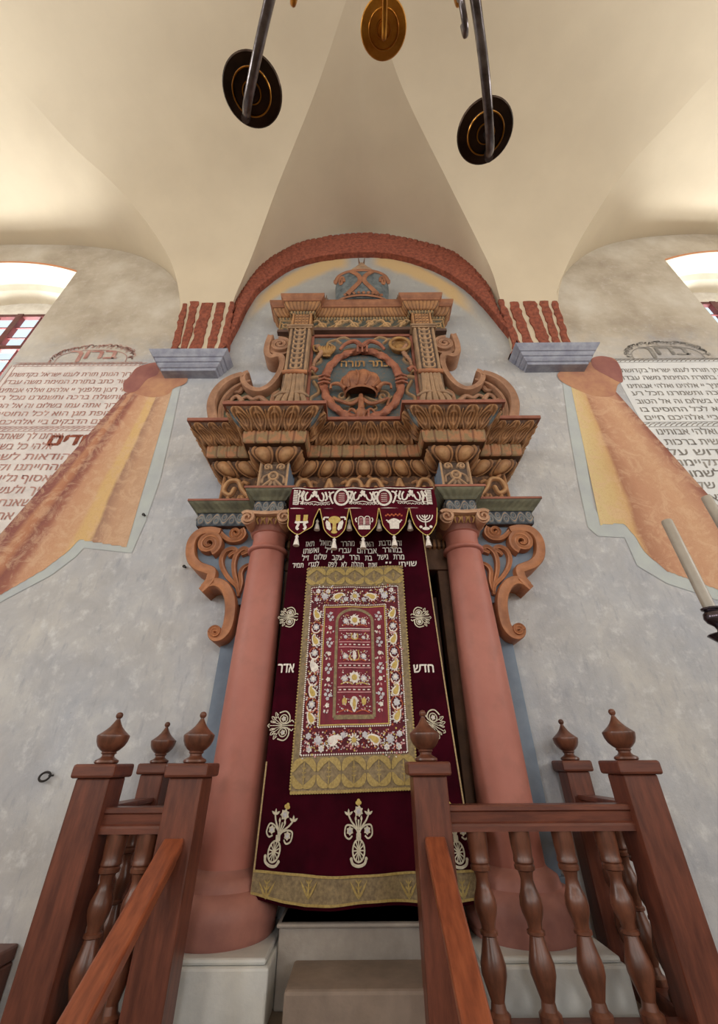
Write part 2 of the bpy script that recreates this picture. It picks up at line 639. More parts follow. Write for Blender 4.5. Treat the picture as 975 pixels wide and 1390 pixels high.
def block_relief(u, v):
    # row of small M-shaped blocks
    edge = 1 if .08 < u < .92 else .35
    w = abs(((u - .5) / .42))
    notch = .45 if (abs(w - .45) < .5 * (v - .35) * .9 and v > .35) else 0
    return .7 * max(0, edge - notch)


def dentil_relief(u, v):
    return .68 if .2 < u < .8 else 0.1


def vine_relief(u, v):
    a = .5 + .3 * math.sin(2 * math.pi * u)
    s1 = math.exp(-((v - a) / .12) ** 2)
    d1 = math.hypot((u - .25) * 1.4, v - .38)
    d2 = math.hypot((u - .75) * 1.4, v - .62)
    return min(1, max(s1, math.exp(-((d1 - .2) / .07) ** 2), math.exp(-((d2 - .2) / .07) ** 2), math.exp(-(d1 / .08) ** 2), math.exp(-(d2 / .08) ** 2)))


# ------------------------------------------------------------------ lettering
_txt_cache = {}


def glyphs(s, bold=.0):
    """outlines of the word, every contour filled by itself (the font's strokes overlap)"""
    from mathutils.geometry import tessellate_polygon
    if s in _txt_cache:
        return _txt_cache[s]
    cu = bpy.data.curves.new('t', 'FONT')
    cu.body = s[::-1]
    cu.size = 1
    cu.fill_mode = 'NONE'
    cu.resolution_u = 2
    o = bpy.data.objects.new('t', cu)
    COL.objects.link(o)
    bpy.context.view_layer.update()
    ev = o.evaluated_get(bpy.context.evaluated_depsgraph_get())
    me = ev.to_mesh()
    V = np.array([tuple(v.co)[:2] for v in me.vertices]) if len(me.vertices) else np.zeros((0, 2))
    nb = {}
    for e in me.edges:
        a, c = e.vertices
        nb.setdefault(a, []).append(c)
        nb.setdefault(c, []).append(a)
    ev.to_mesh_clear()
    bpy.data.objects.remove(o)
    bpy.data.curves.remove(cu)
    loops, seen = [], set()
    for st in range(len(V)):
        if st in seen or st not in nb:
            continue
        lp, cur_, prev = [st], st, None
        seen.add(st)
        while True:
            nx_ = [q for q in nb[cur_] if q != prev and q not in seen]
            if not nx_:
                break
            prev, cur_ = cur_, nx_[0]
            lp.append(cur_)
            seen.add(cur_)
        if len(lp) > 2:
            loops.append(lp)

    def area(lp):
        P = V[lp]
        return .5 * float(np.sum(P[:, 0] * np.roll(P[:, 1], -1) - np.roll(P[:, 0], -1) * P[:, 1]))

    # the loop walk has no fixed direction: vertex order follows the font's own winding
    def wind(lp):
        return area(sorted(lp))

    def inside(p, lp):
        P = V[lp]
        c = False
        for k in range(len(P)):
            a, b_ = P[k], P[k - 1]
            if (a[1] > p[1]) != (b_[1] > p[1]) and p[0] < (b_[0] - a[0]) * (p[1] - a[1]) / (b_[1] - a[1]) + a[0]:
                c = not c
        return c

    big = max(loops, key=lambda l: abs(area(l)), default=None)
    sgn = np.sign(wind(big)) if big else 1
    outer = [l for l in loops if np.sign(wind(l)) == sgn]
    hol = [l for l in loops if np.sign(wind(l)) != sgn]
    VV, FF = [], []
    for lp in outer:
        hs = [h for h in hol if inside(V[h].mean(0), lp) or inside(V[h][0], lp)]
        polys = [[(V[k][0], V[k][1], 0) for k in l] for l in [lp] + hs]
        flat = [k for l in [lp] + hs for k in l]
        base = len(VV)
        VV += [tuple(V[k]) for k in flat]
        FF += [tuple(base + q for q in t) for t in tessellate_polygon(polys)]
    _txt_cache[s] = (np.array(VV), FF)
    return _txt_cache[s]


REF = None


def letters(mb, s, x0, x1, z0, z1, fy, bold=.012, stretch=True, align='c'):
    """write s inside the rectangle; fy(x,z) gives the depth of the surface; bold = stroke weight added"""
    global REF
    V, Fc = glyphs(s, 0)
    if not len(V):
        return
    if REF is None:
        R_, _ = glyphs('ב', 0)
        REF = (R_[:, 1].min(), R_[:, 1].max())
    b0, b1 = REF
    sz = (z1 - z0) / (b1 - b0)
    w = V[:, 0].max() - V[:, 0].min()
    sx = (x1 - x0) / w if stretch else sz
    off = x0 if stretch else ((x0 + x1) / 2 - w * sz / 2 if align == 'c' else (x1 - w * sz if align == 'r' else x0))
    X = (V[:, 0] - V[:, 0].min()) * sx + off
    Z = (V[:, 1] - b0) * sz + z0
    for k, (dx, dz) in enumerate(((0, 0), (1, .4), (-1, -.8), (0, -1)) if bold else ((0, 0),)):
        mb.add([(x + dx * bold * sx, fy(x, z) - k * .0001, z + dz * bold * sz) for x, z in zip(X, Z)], Fc)


# ================================================================== SETTING
XL, XR, YB = -7.9, 7.95, -8.0     # hall side walls, rear wall
FL = -H                           # hall floor
YW = 3.0                          # face of the ark wall

b = MB()
b.box(XL - .3, XR + .3, YB - .3, 3.9, FL - .2, FL)
struct(b.build('floor', 'floor_stone'))


def strip_wall(mb, x0, x1, holes, z0, z1, Y, nx=400):
    """wall in the plane Y with holes [(xa,xb,zsill,ztop(x))]"""
    xs = sorted(set([x0, x1] + [h for q in holes for h in (q[0], q[1])] + [q[0] + (q[1] - q[0]) * k / 24 for q in holes for k in range(25)]))
    for a, c in zip(xs[:-1], xs[1:]):
        if c - a < 1e-6:
            continue
        m = (a + c) / 2
        hs = sorted([q for q in holes if q[0] < m < q[1]], key=lambda q: q[2])
        za = zc = z0
        for q in hs:
            mb.add([(a, Y, za), (c, Y, zc), (c, Y, q[2]), (a, Y, q[2])], [(0, 1, 2, 3)])
            za, zc = q[3](a), q[3](c)
        mb.add([(a, Y, za), (c, Y, zc), (c, Y, z1), (a, Y, z1)], [(0, 1, 2, 3)])


def arch_fn(cx, hw, spring, rise):
    return lambda x: spring + rise * math.sqrt(max(0, 1 - ((x - cx) / hw) ** 2))


WIN = [(-5.0, 1.08, 3.3, 5.62, .27), (5.36, .98, 3.3, 5.82, .24)]
holes = []
for cx, hw, sill, spr, rise in WIN:
    # segmental head: a flat arc through both springing points
    f = (lambda x, cx=cx, hw=hw, spr=spr, rise=rise: spr + rise * (1 - ((x - cx) / hw) ** 2))
    holes.append((cx - hw, cx + hw, sill, f))
NX0, NX1, NZ0, NZ1 = -.50, .60, -.60, 1.20     # ark niche
holes.append((NX0, NX1, NZ0, lambda x: NZ1))
b = MB()
b.smooth = False
strip_wall(b, XL, XR, holes, FL, 6.95, YW)
struct(b.build('wall_ark', 'ark_wall_plaster'))
# niche lining
b = MB()
b.smooth = False
for q in ([(NX0, YW, NZ0), (NX0, 3.4, NZ0), (NX0, 3.4, NZ1), (NX0, YW, NZ1)], [(NX1, YW, NZ0), (NX1, YW, NZ1), (NX1, 3.4, NZ1), (NX1, 3.4, NZ0)],
          [(NX0, 3.4, NZ0), (NX1, 3.4, NZ0), (NX1, 3.4, NZ1), (NX0, 3.4, NZ1)], [(NX0, YW, NZ1), (NX0, 3.4, NZ1), (NX1, 3.4, NZ1), (NX1, YW, NZ1)],
          [(NX0, YW, NZ0), (NX1, YW, NZ0), (NX1, 3.4, NZ0), (NX0, 3.4, NZ0)]):
    b.add(q, [(0, 1, 2, 3)])
struct(b.build('trim_1', 'door_wood'))

# windows of the ark wall
for wi, (cx, hw, sill, spr, rise) in enumerate(WIN):
    f = holes[wi][3]
    b = MB()
    rows = []
    N = 24
    for Y, dx, dz in ((YW, 0, 0), (3.12, .02, -.01), (3.3, .06, -.03), (3.36, .10, -.09), (3.6, .14, -.12)):
        k = (hw - dx) / hw
        row = [(cx - hw + dx, Y, sill)]
        for i in range(N + 1):
            x = cx - hw + 2 * hw * i / N
            row.append((cx + (x - cx) * k, Y, f(x) + dz))
        row.append((cx + hw - dx, Y, sill))
        rows.append(row)
    b.grid(rows)
    b.add([(cx - hw, YW, sill), (cx + hw, YW, sill), (cx + hw, 3.6, sill - .0), (cx - hw, 3.6, sill)], [(0, 1, 2, 3)])
    win = struct(b.build('window_%d' % (wi + 1), 'reveal_plaster', auto=30))
    b = MB()
    stroke_poly_ = []
    rows = [[(cx - hw + 2 * hw * i / N, 2.995, f(cx - hw + 2 * hw * i / N) + d) for i in range(N + 1)] for d in (-.002, .035)]
    b.grid(rows)
    b.build('painted_line', 'thread_orange', win, smooth=False)
    # white outer frame, wooden casement, glass
    Yf = 3.56
    hx = hw - .13
    zt = spr - .14
    b = MB()
    b.box(cx - hx, cx + hx, Yf, Yf + .07, zt, spr + rise - .1)
    b.box(cx - hx - .03, cx - hx + .05, Yf, Yf + .07, sill, zt)
    b.box(cx + hx - .05, cx + hx + .03, Yf, Yf + .07, sill, zt)
    b.build('window_frame', 'window_white', win, bevel=.006)
    b = MB()
    b.box(cx - hx + .05, cx + hx - .05, Yf - .01, Yf + .05, zt - .06, zt)
    for z in (zt - .78, sill + .03):
        b.box(cx - hx + .05, cx + hx - .05, Yf - .02, Yf + .05, z - .04, z + .04)
    b.box(cx - .045, cx + .045, Yf - .02, Yf + .05, sill, zt)
    for x in (cx - hx + .07, cx + hx - .07):
        b.box(x - .03, x + .03, Yf - .01, Yf + .05, sill, zt)
    k = 1
    z = zt - .06 - .24
    while z > sill + .1:
        b.box(cx - hx + .08, cx + hx - .08, Yf + .005, Yf + .03, z - .008, z + .008)
        z -= .24
    for x in (-.58, -.31, .31, .58):
        b.box(cx + x - .008, cx + x + .008, Yf + .005, Yf + .03, sill, zt)
    b.build('casement', 'window_wood', win, bevel=.003)
    b = MB()
    b.add([(cx - hx, Yf + .018, sill), (cx + hx, Yf + .018, sill), (cx + hx, Yf + .018, zt), (cx - hx, Yf + .018, zt)], [(0, 1, 2, 3)])
    b.build('pane', 'window_glass', win)

# ---- vault
YV = [2.95, 2.93, 2.9, 2.75, 2.5, 2.18, 1.8, 1.33, .66, 0, -1]
ZV = [3.4, 3.9, 4.7, 5.4, 5.85, 6.2, 6.42, 6.6, 6.7, 6.72, 6.72]


def z_main(y):
    if y < -2.5:
        y = -5.0 - y
    return float(np.interp(-y, [-q for q in YV], ZV))


# smooth version of the profile (spline through the control points)
_prof = np.array(cr(list(zip(YV, ZV)), 10))
def z_main(y):
    if y < -2.5:
        y = -5.0 - y
    return float(np.interp(-y, -_prof[:, 0], _prof[:, 1]))


G_cl = [(-1.50, 2.93, 3.625), (-1.50, 2.93, 3.9), (-1.555, 2.902, 4.676), (-1.48, 2.821, 5.069), (-1.361, 2.679, 5.528), (-1.028, 2.17, 6.206), (-.473, 1.33, 6.6), (-.10, .655, 6.7), (.05, .4, 6.71)]
G_cr = [(1.76, 2.93, 3.685), (1.76, 2.93, 3.9), (1.775, 2.904, 4.639), (1.74, 2.8, 5.166), (1.6, 2.639, 5.599), (1.209, 2.181, 6.199), (.55, 1.33, 6.6), (.19, .655, 6.7), (.05, .4, 6.71)]
G_l = [(-2.12, 2.93, 3.625), (-2.12, 2.93, 3.9), (-2.195, 2.904, 4.64), (-2.298, 2.833, 5.015), (-2.451, 2.75, 5.4), (-2.628, 2.599, 5.672), (-2.87, 2.404, 5.955), (-3.212, 2.125, 6.232), (-3.586, 1.824, 6.406),
       (-3.881, 1.467, 6.548), (-4.143, 1.159, 6.626), (-4.65, .66, 6.7), (-5.0, .4, 6.71)]
G_r = [(2.42, 2.93, 3.685), (2.42, 2.93, 3.9), (2.492, 2.894, 4.727), (2.568, 2.842, 4.97), (2.801, 2.744, 5.411), (3.072, 2.518, 5.817), (3.485, 2.056, 6.272), (3.886, 1.631, 6.485), (4.236, 1.2, 6.62), (4.75, .66, 6.7), (5.15, .4, 6.71)]
W_cl = [(-1.50, 3.625), (-1.50, 3.9), (-1.58, 4.62), (-1.50, 5.1), (-1.36, 5.62), (-1.10, 6.1), (-.73, 6.45), (-.3, 6.68), (.05, 6.73)]
W_cr = [(1.76, 3.685), (1.76, 3.9), (1.79, 4.62), (1.72, 5.15), (1.45, 5.92), (1.2, 6.2), (.84, 6.49), (.4, 6.68), (.05, 6.73)]
W_l = [(-2.12, 3.625), (-2.12, 3.9), (-2.24, 4.7), (-2.33, 5.1), (-2.50, 5.42), (-2.80, 5.78), (-3.24, 6.09), (-3.7, 6.27), (-4.26, 6.38), (-5.0, 6.42)]
W_r = [(2.42, 3.685), (2.42, 3.9), (2.54, 4.75), (2.66, 5.15), (2.86, 5.5), (3.1, 5.8), (3.4, 6.08), (3.75, 6.3), (4.15, 6.45), (4.6, 6.55), (5.15, 6.6)]


def half_lunette(mb, G, W, bulge):
    n = 60
    g = resample(cr(G, 8), n)
    g3 = g.copy()
    w = resample([(p[0], YW, p[1]) for p in cr(W, 8)], n)
    rows = []
    for i in range(n):
        row = []
        for j in range(15):
            v = j / 14
            p = w[i] * (1 - v) + g3[i] * v
            p = p.copy()
            p[2] += math.sin(math.pi * v ** .75) * bulge * (i / n) ** 2
            row.append(tuple(p))
        rows.append(row)
    mb.grid(rows)


def mirror_x(L, c):
    return [(2 * c - p[0],) + tuple(p[1:]) for p in L]


b = MB()
half_lunette(b, G_cl, W_cl, .05)
half_lunette(b, G_cr, W_cr, .05)
struct(b.build('ceiling_lunette_centre', 'vault_plaster', auto=60))
b = MB()
half_lunette(b, G_l, W_l, -.10)
half_lunette(b, mirror_x(G_l, -5.0), mirror_x(W_l, -5.0), -.10)
struct(b.build('ceiling_lunette_left', 'vault_plaster', auto=60))
b = MB()
half_lunette(b, G_r, W_r, -.10)
half_lunette(b, mirror_x(G_r, 5.15), mirror_x(W_r, 5.15), -.10)
struct(b.build('ceiling_lunette_right', 'vault_plaster', auto=60))


def gx(G, y):
    P = np.array(cr(G, 8))
    o = np.argsort(P[:, 1])
    return float(np.interp(y, P[o, 1], P[o, 0]))


def gz(G, y):
    P = np.array(cr(G, 8))
    o = np.argsort(P[:, 1])
    return float(np.interp(y, P[o, 1], P[o, 2]))


b = MB()
ys = [2.93, 2.925, 2.92, 2.91, 2.9, 2.88, 2.86, 2.84, 2.82, 2.8, 2.77, 2.74, 2.7, 2.65, 2.6] + list(np.linspace(2.5, .4, 34))
mGl, mGr = mirror_x(G_l, -5.0), mirror_x(G_r, 5.15)
for GA, GB in ((G_l, G_cl), (G_cr, G_r), (None, mGl), (mGr, None)):
    rows = []
    for y in ys:
        xa = XL - .1 if GA is None else gx(GA, y)
        xb = XR + .1 if GB is None else gx(GB, y)
        za = gz(GA or GB, y)
        zb = gz(GB or GA, y)
        if xa > xb:
            xa = xb = (xa + xb) / 2
        rows.append([(xa + (xb - xa) * k / 6, y, za + (zb - za) * k / 6) for k in range(7)])
    b.grid(rows)
rows = []
for y in [.4, .2, 0, -.5, -1, -2.5, -4, -5, -5.66, -6.33, -6.8, -7.18, -7.5, -7.75, -7.9, -7.93, -7.95]:
    z = z_main(y) if y < .35 else 6.71
    rows.append([(x, y, z) for x in (XL - .1, -5, -2.5, .05, 2.5, 5.15, XR + .1)])
b.grid(rows)
struct(b.build('ceiling', 'vault_plaster', auto=60))
b = MB()
b.box(XL - .3, XR + .3, YB - .3, 4.0, 7.0, 7.15)
struct(b.build('ceiling_attic', 'plain_plaster'))


# rear and side walls with unseen windows, added to let light in
def wall_with_windows(name, axis, pos, a0, a1, wins, zt=7.0, back=.4, sgn=1):
    mb = MB()
    mb.smooth = False
    edges = sorted([a0, a1] + [e for w in wins for e in (w[0], w[1])])
    def q(a, z, d=0):
        return (pos + d * sgn, a, z) if axis == 'x' else (a, pos + d * sgn, z)
    for e0, e1 in zip(edges[:-1], edges[1:]):
        m = (e0 + e1) / 2
        w = [w for w in wins if w[0] < m < w[1]]
        segs = [(FL, zt)] if not w else [(FL, w[0][2]), (w[0][3], zt)]
        for za, zb in segs:
            mb.add([q(e0, za), q(e1, za), q(e1, zb), q(e0, zb)], [(0, 1, 2, 3)])
    for w in wins:
        for (aa, za), (ab, zb) in (((w[0], w[2]), (w[1], w[2])), ((w[1], w[2]), (w[1], w[3])), ((w[1], w[3]), (w[0], w[3])), ((w[0], w[3]), (w[0], w[2]))):
            mb.add([q(aa, za), q(ab, zb), q(ab, zb, back), q(aa, za, back)], [(0, 1, 2, 3)])
    o = struct(mb.build(name, 'plain_plaster'))
    return o


rear_w = [(-6.0, -4.0, 1.6, 4.4), (-1.0, 1.1, 1.6, 4.4), (4.1, 6.1, 1.6, 4.4)]
side_w = [(-6.6, -4.8, 1.6, 4.4), (-1.6, .2, 1.6, 4.4)]
wall_with_windows('wall_rear', 'y', YB, XL, XR, rear_w, sgn=-1)
wall_with_windows('wall_left', 'x', XL, YB, 3.0, side_w, sgn=-1)
wall_with_windows('wall_right', 'x', XR, YB, 3.0, side_w, sgn=1)

wn = 3
LIGHTS = []
for (axis, pos, wins, sg) in (('y', YB, rear_w, -1), ('x', XL, side_w, -1), ('x', XR, side_w, 1)):
    for w in wins:
        mb = MB()
        def bx(a0, a1, z0, z1, d0=.2, d1=.26):
            p0, p1 = sorted((pos + sg * d0, pos + sg * d1))
            if axis == 'y':
                mb.box(a0, a1, p0, p1, z0, z1)
            else:
                mb.box(p0, p1, a0, a1, z0, z1)
        ca = (w[0] + w[1]) / 2
        bx(w[0], w[0] + .08, w[2], w[3])
        bx(w[1] - .08, w[1], w[2], w[3])
        bx(w[0], w[1], w[2], w[2] + .08)
        bx(w[0], w[1], w[3] - .08, w[3])
        bx(ca - .04, ca + .04, w[2], w[3])
        for k in range(1, 6):
            z = w[2] + (w[3] - w[2]) * k / 6
            bx(w[0], w[1], z - .012, z + .012, .21, .24)
        struct(mb.build('window_%d' % wn, 'window_wood'))
        wn += 1
        LIGHTS.append((axis, pos + sg * .12, ca, (w[2] + w[3]) / 2, w[1] - w[0] - .2, w[3] - w[2] - .2, sg))

# brown bench board along the foot of the ark wall
for side, (x0, x1) in enumerate(((XL, -1.72), (2.0, XR))):
    b = MB()
    b.box(x0, x1, 2.62, 3.0, -.80, -.74)
    b.box(x0, x1, 2.7, 3.0, FL, -.80)
    struct(b.build('trim_%d' % (side + 8), 'wood', bevel=.01))

# ---- brick arch over the ark
e_px = [(311, 474), (316, 423), (325, 398), (341, 370), (374, 345), (423, 324.6), (497, 315.6), (571, 326.7), (636, 349), (661, 382), (677, 419), (699, 466)]
i_px = [(304, 474), (310, 458), (337, 411), (357, 386), (402, 357), (464, 345), (497, 342), (530, 345), (587, 361), (628, 384), (657, 411), (703, 466)]
NB = 330
ext = resample(cr([xz(*p, 2.96) for p in e_px], 8), NB)
inn = [xz(*p, 2.93) for p in [(303, 476), (322, 441), (337, 411), (357, 386), (402, 357), (464, 345), (530, 345), (587, 361), (628, 384), (657, 411), (680, 438), (704, 468)]]
inn = resample(cr(inn, 8), NB)
ext[0] = (-1.50, 3.63)
ext[-1] = (1.76, 3.69)
inn[0] = (-1.42, 3.63)
inn[-1] = (1.68, 3.69)
b = MB()
rows = []
rnd = random.Random(2)
bh = [rnd.uniform(-.006, .006) for _ in range(NB)]
for i in range(NB):
    e, n_ = ext[i], inn[i]
    br = bh[i // 4]
    jt = .012 if i % 4 == 0 else 0
    br2 = bh[(i + 2) // 4 + 3 if (i + 2) // 4 + 3 < NB else 0]
    jt2 = .006 if (i + 2) % 4 == 0 else 0
    row = []
    for v, y in ((0, 3.0), (0.02, 2.950), (.28, 2.93), (.34, 2.935), (.37, 2.915), (.7, 2.912), (.97, 2.912), (1.0, 2.92), (1.0, 3.01)):
        yy = y + (jt + br if v < .3 and 0 < v else (jt2 + br2 * .5 if 0 < v < 1 else 0))
        row.append((e[0] + (n_[0] - e[0]) * v, yy, e[1] + (n_[1] - e[1]) * v + (br if v == 1.0 else 0)))
    rows.append(row)
b.grid(rows)
struct(b.build('trim_2', 'red_brick', auto=35))

# brick stripes on the vault springers
BOT = [(0, .14), (.17, .30), (.34, .55), (.64, .80), (.86, 1.02)]
TOP = [(.03, .13), (.18, .34), (.40, .62), (.70, .87), (.95, 1.04)]
for side in (0, 1):
    mb = MB()
    rnd = random.Random(3 + side)
    for (b0, b1), (t0, t1) in zip(BOT, TOP):
        if side:
            b0, b1, t0, t1 = 1 - b1, 1 - b0, 1 - t1, 1 - t0
        top = 4.68 + rnd.uniform(-.03, .03)
        rows = []
        n = 16
        for k in range(n + 1):
            v = k / n
            z = 3.69 + (top - 3.69) * v
            xa, xb = (-2.12, -1.50) if not side else (1.76, 2.42)
            if z > 3.9:
                q = (z - 3.9) / .76
                if side:
                    xa, xb = xa + .015 * q, xb + .07 * q
                else:
                    xa, xb = xa - .075 * q, xb - .055 * q
            y = float(np.interp(z, [3.4, 3.9, 4.7, 5.0], [2.95, 2.93, 2.9, 2.86])) - .012
            u0 = b0 + (t0 - b0) * v + rnd.uniform(-.018, .018) * (0 < k)
            u1 = b1 + (t1 - b1) * v + rnd.uniform(-.018, .018) * (0 < k)
            w = xb - xa
            rows.append([(xa + w * u0, y + .02, z), (xa + w * u0 + .004, y, z), (xa + w * (u0 + u1) / 2, y - .004, z), (xa + w * u1 - .004, y, z), (xa + w * u1, y + .02, z)])
        mb.grid(rows)
    struct(mb.build('trim_%d' % (3 + side), 'red_brick', auto=35))

# slate imposts
for side, (x0, x1, zt, lab) in enumerate(((-2.17, -1.45, 3.62, 'left'), (1.75, 2.54, 3.68, 'right'))):
    mb = MB()
    prof = [(.0, zt - .20), (.05, zt - .20), (.055, zt - .17), (.070, zt - .165), (.090, zt - .14), (.092, zt - .12), (.105, zt - .115), (.12, zt - .09), (.122, zt - .075),
            (.136, zt - .07), (.155, zt - .035), (.172, zt - .018), (.18, zt), (.0, zt), ]
    path = [(x0 + .12, 3.0), (x0 + .12, 2.94), (x1 - .12, 2.94), (x1 - .12, 3.0)]
    sweep(mb, prof, path)
    mb.box(x0 + .075, x1 - .075, 2.895, 3.0, zt - .199, zt - .01)
    o = mb.build('impost_corbel', 'slate', auto=25)
    tag(o, 'slate grey moulded corbel under the red brick stripes %s' % ('left of the carved ark, beside the red column of arch' if side == 0 else 'right of the carved ark, at the foot of the arch'), 'corbel')
bpy.data.objects['impost_corbel']['label'] = 'slate grey moulded corbel under red brick stripes, left of the ark'
bpy.data.objects['impost_corbel.001']['label'] = 'slate grey moulded corbel under red brick stripes, right of the ark'

# ================================================================== MURALS
def tree_poly(mb, poly, y):
    n = len(poly)
    mb.add([(p[0], y, p[1]) for p in poly], [tuple(range(n))])


def drapery(TL_, TR_, BL_, BR_, cut, n=40, m=90):
    """straight hanging folds fanning out from the knot, cut off by the broken lower outline (photo pixels)"""
    mb = MB()
    fold, cols = [], []
    cx_, cy_ = [p[0] for p in cut], [p[1] for p in cut]
    rows = [[None] * m for _ in range(n)]
    for j in range(m):
        u = j / (m - 1)
        t0 = (TL_[0] + (TR_[0] - TL_[0]) * u, TL_[1] + (TR_[1] - TL_[1]) * u)
        t1 = (BL_[0] + (BR_[0] - BL_[0]) * u, BL_[1] + (BR_[1] - BL_[1]) * u)
        te = 1.0
        for k in range(1, 201):
            t = k / 200
            x, y = t0[0] + (t1[0] - t0[0]) * t, t0[1] + (t1[1] - t0[1]) * t
            if y > np.interp(x, cx_, cy_):
                te = t
                break
        for i in range(n):
            t = te * i / (n - 1)
            p = xz(t0[0] + (t1[0] - t0[0]) * t, t0[1] + (t1[1] - t0[1]) * t, 3.0)
            rows[i][j] = (p[0], Y1 - .002, p[1])
    mb.grid(rows)
    return mb, [j / (m - 1) for i in range(n) for j in range(m)]


Y1 = 2.996
# pale halo behind the drapery, then drapery
def mural(side):
    if side == 0:
        quad_ = ((170, 534), (236, 524), (-125, 868), (132, 880))
        cut = [(-160, 880), (-60, 838), (0, 808), (62, 772), (96, 746), (108, 732), (171, 742), (250, 744)]
        halo = [(228, 530), (246, 520), (234, 580), (218, 650), (198, 708), (179, 751), (114, 744), (103, 756), (70, 781), (0, 818), (-60, 846), (-60, 820), (0, 795), (60, 760), (105, 725), (165, 730), (205, 620)]
        knot = [(213, 500), (240, 505), (254, 512), (252, 521), (236, 528), (228, 536), (206, 540), (180, 534), (168, 531), (172, 520), (190, 508)]
        rose = [(215, 494), (203, 494), (186, 500), (177, 511), (168, 521), (171, 533), (186, 531), (200, 516), (215, 508)]
    else:
        quad_ = ((774, 520), (834, 530), (846, 862), (1140, 872))
        cut = [(780, 716), (814, 712), (846, 710), (862, 728), (873, 748), (905, 775), (975, 800), (1140, 830)]
        halo = [(764, 520), (776, 520), (792, 600), (806, 690), (818, 706), (850, 706), (870, 735), (905, 765), (975, 790), (1030, 805), (1030, 835), (975, 815), (905, 792), (865, 768), (848, 730), (812, 728), (798, 716), (784, 650), (772, 580)]
        knot = [(757, 508), (772, 500), (802, 492), (806, 486), (830, 486), (841, 497), (845, 515), (838, 524), (832, 538), (806, 538), (780, 528), (762, 518)]
        rose = [(803, 488), (815, 484), (830, 487), (840, 496), (845, 512), (843, 520), (826, 512), (806, 500)]
    cvt = lambda L, y=3.0: [xz(*p, y) for p in L]
    nm = ('left', 'right')[side]
    drap, fold = drapery(*quad_, cut)
    o = drap.build('painted_drapery', 'drape_%s' % nm, attr=('fold', fold), smooth=False, auto=0)
    tag(o, ('orange and ochre painted drapery on the wall left of the ark, rust coloured outer fold' if side == 0 else
            'orange and ochre painted drapery on the wall right of the ark, behind the candles'), 'mural')
    h = MB()
    tree_poly(h, [xz(*p, 3.0) for p in halo], 0)
    h.v = [(p[0], Y1, p[2]) for p in h.v]
    h.build('pale_outline', 'drape_halo', o, smooth=False)
    h = MB()
    tree_poly(h, [(p[0], p[1]) for p in cr(cvt(knot), 6, True)], Y1 - .003)
    h.build('knot', 'drape_knot', o, smooth=False)
    h = MB()
    tree_poly(h, [(p[0], p[1]) for p in cr(cvt(rose), 6, True)], Y1 - .004)
    h.build('rosette', 'drape_rose', o, smooth=False)


mural(0)
mural(1)


def stroke_poly(mb, pts, w, fy, closed=False, mi=None):
    """flat stroke of width w along pts (x,z)"""
    m = len(pts)
    rows = []
    for i in range(m):
        a = np.array(pts[i - 1] if (closed or i) else pts[0])
        c = np.array(pts[(i + 1) % m] if (closed or i < m - 1) else pts[-1])
        t = c - a
        t = t / (np.linalg.norm(t) + 1e-9)
        nn = np.array((-t[1], t[0])) * (w(i / max(1, m - 1)) if callable(w) else w) / 2
        p = np.array(pts[i])
        q0, q1 = p - nn, p + nn
        rows.append([(q0[0], fy(*q0), q0[1]), (q1[0], fy(*q1), q1[1])])
    n = len(rows)
    v = [p for r in rows for p in r]
    f = [(2 * i, 2 * i + 1, 2 * ((i + 1) % n) + 1, 2 * ((i + 1) % n)) for i in range(n if closed else n - 1)]
    mb.add(v, f, mi=mi)


MODIM = ['מודים אנחנו לך שאתה הוא יי אלהינו ואלהי אבותינו', 'אלהי כל בשר יוצרנו יוצר בראשית ברכות', 'והודאות לשמך הגדול והקדוש על', 'שהחייתנו וקיימתנו כן תחיינו ותקיימנו',
         'ותאסוף גליותינו לחצרות קדשך לשמור', 'חקיך ולעשות רצונך ולעבדך בלבב שלם', 'על שאנחנו מודים לך ברוך אל ההודאות', 'ברוך אתה יי הטוב שמך ולך נאה להודות']
TOPL = ['ברוך הנותן תורת לעמו ישראל בקדושתו', 'אשר כתב בתורת המימת משה עבדו', 'יהי רצון מלפניך יי אלהינו ואלהי אבותינו', 'שתשלח ברכה ותשמרנו מכל רע', 'ברוך אתה עמו בשלום וה אל הטוב',
        'צרופת מגן הוא לכל החוסים בו', 'ואתם הדבקים ביי אלהיכם חיים']
WT = [3.505, 3.387, 3.26, 3.149, 3.03, 2.916, 2.804]
WB = [2.61, 2.481, 2.356, 2.235, 2.111, 1.984, 1.854, 1.722]


